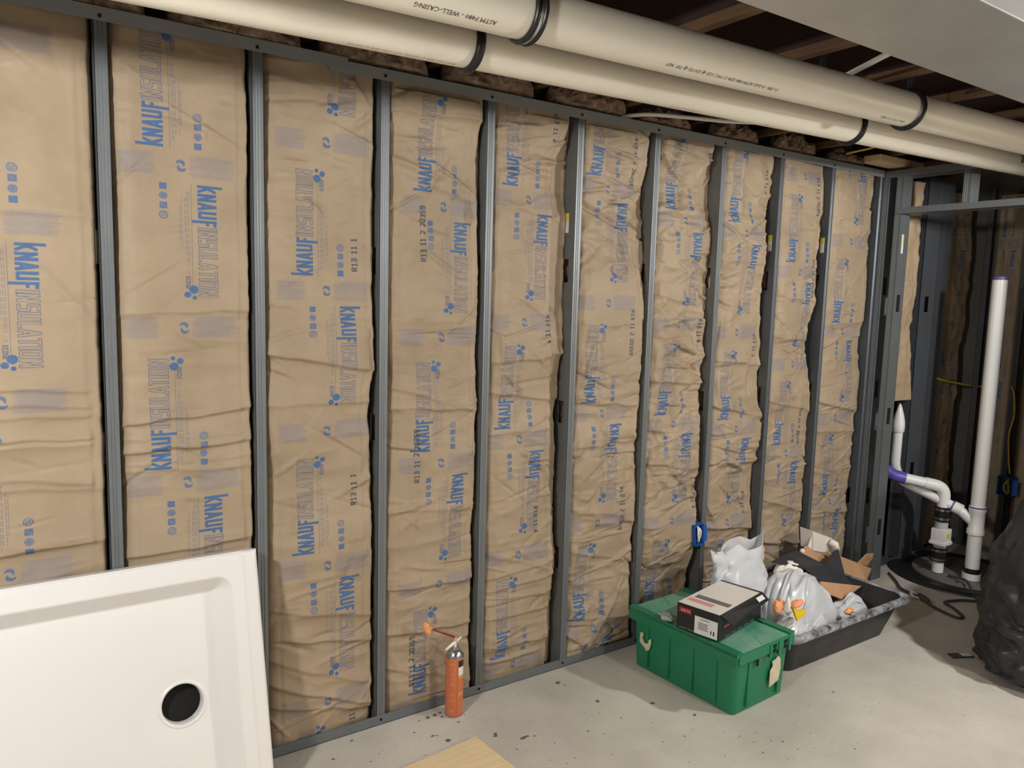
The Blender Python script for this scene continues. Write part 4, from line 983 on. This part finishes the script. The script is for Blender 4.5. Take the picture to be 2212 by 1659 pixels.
# open side flap
fv = [(-bl+.004,-bw-.001,bh),(bl-.004,-bw-.001,bh),(bl-.010,-bw-.034,bh-.022),(-bl+.040,-bw-.034,bh-.040)]
mb = MB(); t2 = [(x,y-.002,z+.0015) for x,y,z in fv]; mb.add([BMx @ Vector(q) for q in fv+t2], [(0,1,2,3),(7,6,5,4),(0,4,5,1),(1,5,6,2),(2,6,7,3),(3,7,4,0)])
under(cart, mb.build('open_flap', M_black_box, None))
fq = [Vector(q) for q in fv]; fx_ = (fq[2]-fq[1]); 
c0 = fq[1].lerp(fq[0],.06)+fx_*.2; uu = (fq[0]-fq[1]).normalized()*.055; vv = fx_*.5
nn = Vector((0,-.004,.003)); mb = MB(); mb.add([BMx @ (c0+nn), BMx @ (c0+uu+nn), BMx @ (c0+uu+vv+nn), BMx @ (c0+vv+nn)], [(0,1,2,3)]); under(cart, mb.build('white_flap_sticker', M_label, None))
# clear scrap by the box
o = lump('plastic_scrap', (1.905,-.30,LZt+.012), (.022,.035,.013), 21, M_clear, None, rough=.4, fine=.3, flatbase=LZt+.001); tag(o, 'crumpled clear plastic scrap beside the black carton on the tote', 'scrap')

# ------------------------------------------------------------------ black mixing tray and its rubbish
tx0, tx1, ty0, ty1, tz = 2.305, 3.20, -.605, -.065, .190
tray = thing('mixing_tray', 'large black plastic mixing tray splashed with plaster, full of rubbish', 'tray', ((tx0+tx1)/2,(ty0+ty1)/2,0))
def tring(ins, z, r=.05):
    return [Vector(((tx0+tx1)/2+x, (ty0+ty1)/2+y, z)) for x, y in rrect((tx1-tx0)/2-ins, (ty1-ty0)/2-ins, r, 6)]
under(tray, MB().loft([tring(.085,.012), tring(.082,.006), tring(.080,.002), tring(.030,tz-.020), tring(.020,tz-.016), tring(.020,tz-.006), tring(.028,tz-.004), tring(.034,tz-.02), tring(.088,.010)]).build('tray_shell', M_blacktub, None, smooth=True, angle=40))
rim = MB().loft([tring(.024,tz-.018), tring(.004,tz-.026), tring(.0,tz-.016), tring(.002,tz), tring(.016,tz+.003), tring(.028,tz-.002)], True, False).build('rolled_rim', M_rim, None, smooth=True, angle=50); under(tray, rim)

def bagmesh(name, base, top, seed, m, label, cat, ragged=.03, spike=None, group=None, nu=64, nv=40, fold=.02, k1=.16, k2=.20, k3=.06):
    """soft film bag: stack of ellipses from base (cx,cy,z,rx,ry) rows to a ragged mouth"""
    rng = np.random.default_rng(seed)
    rows = base+[top]; zr = [q[2] for q in rows]; z = np.linspace(0, 1, nv)
    par = np.linspace(0, 1, len(rows)); vals = [np.interp(z, par, [q[k] for q in rows]) for k in range(5)]
    ph = np.linspace(0, 2*math.pi, nu, endpoint=False)
    N1 = vnoise((nv, nu+1), (1, 2*math.pi), (.25, .55), rng); N2 = vnoise((nv, nu+1), (1, 2*math.pi), (.10, .22), rng)
    bl = np.clip((np.arange(nu+1)/nu-.88)/.12, 0, 1); N1 = (N1*(1-bl)+N1[:, :1]*bl)[:, :nu]; N2 = (N2*(1-bl)+N2[:, :1]*bl)[:, :nu]
    N3 = vnoise((nv, nu+1), (1, 2*math.pi), (.045, .16), rng); N3 = (N3*(1-bl)+N3[:, :1]*bl)[:, :nu]
    R = 1+k1*N1+k2*(np.abs(N2)-.4)+k3*(np.abs(N3)-.4)
    X = vals[0][:, None]+vals[3][:, None]*R*np.cos(ph); Y = vals[1][:, None]+vals[4][:, None]*R*np.sin(ph)
    rag = np.interp(ph, np.linspace(0, 2*math.pi, 15), np.append(rng.uniform(-1, 1, 14), 0))*ragged
    Z = vals[2][:, None]+ (z**2)[:, None]*rag[None, :] + fold*.4*N2*np.sin(z*math.pi)[:, None]
    if spike:
        dphi = np.abs((ph-spike[0]+math.pi) % (2*math.pi)-math.pi); Z += (z**4)[:, None]*spike[1]*np.clip(1-dphi/spike[2], 0, 1)[None, :]
    Z[:2] = vals[2][:2, None]
    mb = MB().loft([[Vector((X[i,j], Y[i,j], Z[i,j])) for j in range(nu)] for i in range(nv)], True, False)
    o = mb.build(name, m, None, smooth=True, fixn=True)
    return tag(o, label, cat, group)
def drape(c, r, h, ang, seed, label, nu=70, nv=90, fold=.03, z0=.03):
    """film bag lying over the pile: a domed sheet with long soft folds and a ragged edge"""
    rng = np.random.default_rng(seed)
    u = np.linspace(-1, 1, nu); v = np.linspace(-1, 1, nv); U, V = np.meshgrid(u, v, indexing='ij')
    k = np.sqrt(np.maximum(1-.5*V*V, 0)); k2 = np.sqrt(np.maximum(1-.5*U*U, 0))
    ed = 1+.12*vnoise((nu, nv), (2, 2), (.5, .5), rng)
    a, b = U*k*ed, V*k2*ed; rr = np.clip(a*a+b*b, 0, 1.3)
    lf = vnoise((nu, nv), (2, 2), (.9, .22), rng); sf = vnoise((nu, nv), (2, 2), (.35, .10), rng); bf = vnoise((nu, nv), (2, 2), (.7, .8), rng)
    Zz = h*np.clip(1-rr, 0, 1)**.62 + .9*fold*bf*np.clip(1.2-rr, 0, 1) + fold*(.45-np.abs(lf)) + .45*fold*(.4-np.abs(sf))
    ca, sa = math.cos(ang), math.sin(ang); X = c[0]+r[0]*(a*ca-b*sa); Y = c[1]+r[1]*(a*sa+b*ca)
    P = np.stack([X + .5*fold*sf, Y - .5*fold*lf, np.maximum(c[2]+Zz, z0)], -1)
    o = MB().grid(P).build('plastic_bag', M_plasticbag, None, smooth=True, fixn=False)
    return tag(o, label, 'plastic bag', 'white plastic bags in the tray')
pA = at(1600, 1240, 1, -.26); 
bagmesh('plastic_bag', [(pA.x,-.26,.03,.10,.09),(pA.x,-.26,.10,.17,.11),(pA.x,-.265,.22,.175,.10),(pA.x-.01,-.27,.32,.165,.07),(pA.x-.015,-.26,.40,.160,.045)], (pA.x-.02,-.255,.465,.165,.030), 31, M_plasticbag, 'tall crumpled white plastic bag standing open at the left end of the tray', 'plastic bag', .03, (0.0,.05,.35), 'white plastic bags in the tray')
pB = at(1702, 1272, 1, -.36)
drape((pB.x+.015,-.385,.085), (.245,.165), .262, .5, 33, 'crumpled white plastic bag lying over the front of the tray, with orange foam bits', fold=.036)
pC = at(1815, 1320, 1, -.42)
drape((pC.x,-.45,.10), (.125,.075), .075, -.3, 35, 'small white plastic bag sagging at the right front of the tray', fold=.026)
pG = at(1700, 1368, 1, -.50)
drape((pG.x+.03,-.505,.155), (.105,.06), .055, .2, 36, 'white plastic bag corner hanging over the tray rim beside the tote', fold=.018)
# crumpled white paper
pD = at(1705, 1232, 1, -.30)
o = lump('crumpled_paper', (pD.x,-.30,pD.z-.005), (.085,.05,.040), 37, M_papertowel, None, nu=40, nv=50, rough=.3, fine=.07); tag(o, 'crumpled white paper on top of the pile between bag and black sheet', 'paper')
# foam scraps
for (px_, py_, yy, r, lab, sd_) in ((1683,1311,-.535,(.026,.018,.03),'orange foam scrap under the flap of the black carton',51),(1720,1305,-.528,(.040,.016,.014),'orange foam scrap above the yellow piece on the front bag',52),(1834,1321,-.535,(.034,.016,.014),'orange foam scrap at the right front rim of the tray',53),(1646,1191,-.27,(.011,.012,.026),'orange foam scrap stuck inside the tall plastic bag',54)):
    p_ = at(px_, py_, 1, yy); o = lump('foam_scrap', p_, r, sd_, M_foam, None, nu=18, nv=22, rough=.25, fine=.15); tag(o, lab, 'foam', 'orange foam scraps')
p_ = at(1701, 1308, 1, -.56); o = lump('crumpled_paper', p_, (.014,.012,.036), 58, M_papertowel, None, nu=20, nv=20, rough=.25, fine=.12); tag(o, 'twisted white paper between the two orange foam scraps on the front bag', 'paper')
yq = [at(1713,1313,1,-.555), at(1728,1319,1,-.548), at(1741,1316,1,-.545), at(1736,1330,1,-.555), at(1723,1342,1,-.566), at(1718,1328,1,-.562)]
ybk = [p_+Vector((.002,.010,0)) for p_ in yq]
o = MB().add(yq+ybk, [(0,1,2,3,4,5),(11,10,9,8,7,6)]+[(k,6+k,6+(k+1)%6,(k+1)%6) for k in range(6)]).build('yellow_scrap', M_yellow, None); tag(o, 'small yellow plastic piece on the front plastic bag', 'scrap')
def slab(name, pts, thick, m, label, cat, parent=None, bend=0):
    pts = [Vector(p) for p in pts]; c = sum(pts, Vector())/len(pts)
    n = Vector()
    for i in range(len(pts)): n += (pts[i]-c).cross(pts[(i+1) % len(pts)]-c)
    n.normalize(); k = len(pts)
    mb = MB(); mb.add([p+n*thick/2 for p in pts]+[p-n*thick/2 for p in pts], [tuple(range(k)), tuple(range(2*k-1, k-1, -1))]+[(i, k+i, k+(i+1) % k, (i+1) % k) for i in range(k)])
    o = mb.build(name, m, parent)
    return tag(o, label, cat) if label else o
# cardboard box torn open
cb = thing('cardboard_piece', 'torn brown cardboard box piece standing in the back right of the tray', 'cardboard', (2.95,-.25,.1))
under(cb, slab('back_flap', [at(1739,1179,1,-.16), at(1790,1203,1,-.16), at(1782,1226,1,-.20), at(1760,1216,1,-.20), at(1730,1196,1,-.18)], .005, M_cardboard, None, None))
under(cb, slab('main_panel', [at(1786,1190,1,-.18), at(1817,1203,1,-.17), at(1854,1217,1,-.17), at(1882,1229,1,-.20), at(1871,1256,1,-.25), at(1850,1274,1,-.30), at(1812,1240,1,-.24)], .005, M_cardboard, None, None))
under(cb, slab('torn_tab', [at(1852,1217,1,-.172), at(1871,1197,1,-.19), at(1886,1195,1,-.19), at(1884,1206,1,-.19), at(1872,1222,1,-.18)], .005, M_cardboard, None, None))
under(cb, slab('lower_panel', [at(1770,1256,1,-.385), at(1844,1264,1,-.385), at(1860,1266,1,-.38), at(1838,1283,1,-.40), at(1816,1294,1,-.415), at(1778,1279,1,-.40)], .005, M_cardboard, None, None))
# folded black sheet
bs = thing('black_sheet', 'folded black sheet draped over the cardboard in the tray', 'sheet', (2.85,-.3,.2))
under(bs, slab('flat_fold', [at(1665,1214,1,-.27), at(1700,1196,1,-.22), at(1722,1191,1,-.20), at(1784,1222,1,-.27), at(1827,1247,1,-.31), at(1845,1267,1,-.34), at(1771,1258,1,-.37), at(1737,1227,1,-.34)], .006, M_blacksheet, None, None))
under(bs, slab('upright_fold', [at(1783,1222,1,-.265), at(1790,1203,1,-.25), at(1801,1191,1,-.24), at(1810,1186,1,-.235), at(1826,1247,1,-.305)], .004, M_blacksheet, None, None))
ra, rb = at(1772,1258,1,-.375), at(1844,1270,1,-.345)
under(bs, MB().tube([ra, ra.lerp(rb,.5), rb], [.010,.013,.008], 12).build('rolled_edge', M_blacksheet, None, smooth=True))
# small white box and white roll
wbx = thing('white_carton', 'small open white carton standing on the cardboard in the tray', 'carton', at(1775,1185,1,-.16))
A_ = [at(1756,1148,1,-.17), at(1798,1163,1,-.17), at(1795,1196,1,-.17), at(1757,1190,1,-.17)]; off = Vector((-.02,.06,.012))
bx = [p+off for p in A_]
mb = MB(); mb.add(A_+bx, [(0,1,2,3),(7,6,5,4),(0,4,5,1),(1,5,6,2),(2,6,7,3),(3,7,4,0)]); under(wbx, mb.build('carton_body', M_white_card, None, bevel=.002))
under(wbx, slab('side_flap', [at(1745,1180,1,-.155), at(1756,1148,1,-.165), at(1759,1190,1,-.165)], .002, M_papertowel, None, None))
p_ = at(1803,1180,1,-.20); o = MB().tube([p_+Vector((-.012,.02,.022)), p_+Vector((.004,0,.008)), p_+Vector((.012,-.01,-.02))], [.016,.018,.012], 14).build('paper_roll', M_papertowel, None, smooth=True); tag(o, 'white curled paper roll between small white carton and black sheet', 'paper')
p_ = at(1733,1190,1,-.17); o = lump('paper_wad', p_, (.011,.011,.011), 61, M_papertowel, None, nu=14, nv=16); tag(o, 'tiny white paper wad at the left corner of the cardboard', 'paper')

# ------------------------------------------------------------------ black contractor trash bag
bagmesh('trash_bag', [(3.36,-1.14,.003,.24,.24),(3.345,-1.13,.04,.325,.30),(3.345,-1.14,.15,.335,.31),(3.365,-1.13,.25,.315,.30),(3.37,-1.12,.38,.30,.28),(3.39,-1.12,.50,.27,.25),(3.43,-1.12,.62,.235,.22)], (3.47,-1.12,.84,.16,.15), 71, M_trashbag, 'black wrinkled trash bag standing on the floor at the right edge', 'trash bag', .05, None, None, nu=130, nv=90, fold=.03, k1=.10, k2=.12, k3=.035)

# ------------------------------------------------------------------ crumbs of dirt on the concrete
rng = np.random.default_rng(77); mb = MB()
spots = [(968,1600),(1070,1585),(935,1655),(1135,1592),(1290,1600) if False else (1220,1480),(1240,1660) if False else (1290,1515),(1155,1590),(1270,1580),(1205,1475),(630,1635),(640,1630),(652,1622),(940,1545),(925,1550),(955,1548),(950,1540),(990,1560),(1410,1520),(1500,1545),(1800,1495),(1700,1470),(895,1583),(935,1590),(1070,1590),(1130,1595),(1140,1590),(760,1600),(720,1640)]
for k, (px_, py_) in enumerate(spots + [(rng.uniform(650,1900), rng.uniform(1500,1650)) for _ in range(90)]):
    p_ = at(px_, py_, 2, 0)
    if p_.y > -.03 or (tx0-.1 < p_.x < tx1 and p_.y > ty0) or (1.85 < p_.x < 2.3 and p_.y > -.66): continue
    r_ = rng.uniform(.005,.012) if k < len(spots) else rng.uniform(.0012,.004); n = 7
    ring = [Vector((p_.x+r_*rng.uniform(.6,1.3)*math.cos(a), p_.y+r_*rng.uniform(.5,1)*math.sin(a), .0005)) for a in [2*math.pi*j/n for j in range(n)]]
    tp = [Vector((p_.x+(q.x-p_.x)*.5, p_.y+(q.y-p_.y)*.5, r_*.35)) for q in ring]
    mb.loft([ring, tp])
o = mb.build('dirt_crumbs', mat('dark_dirt', srgb(104,92,80), .95), None); tag(o, 'dark dirt crumbs scattered over the concrete floor', 'dirt', None, 'stuff')
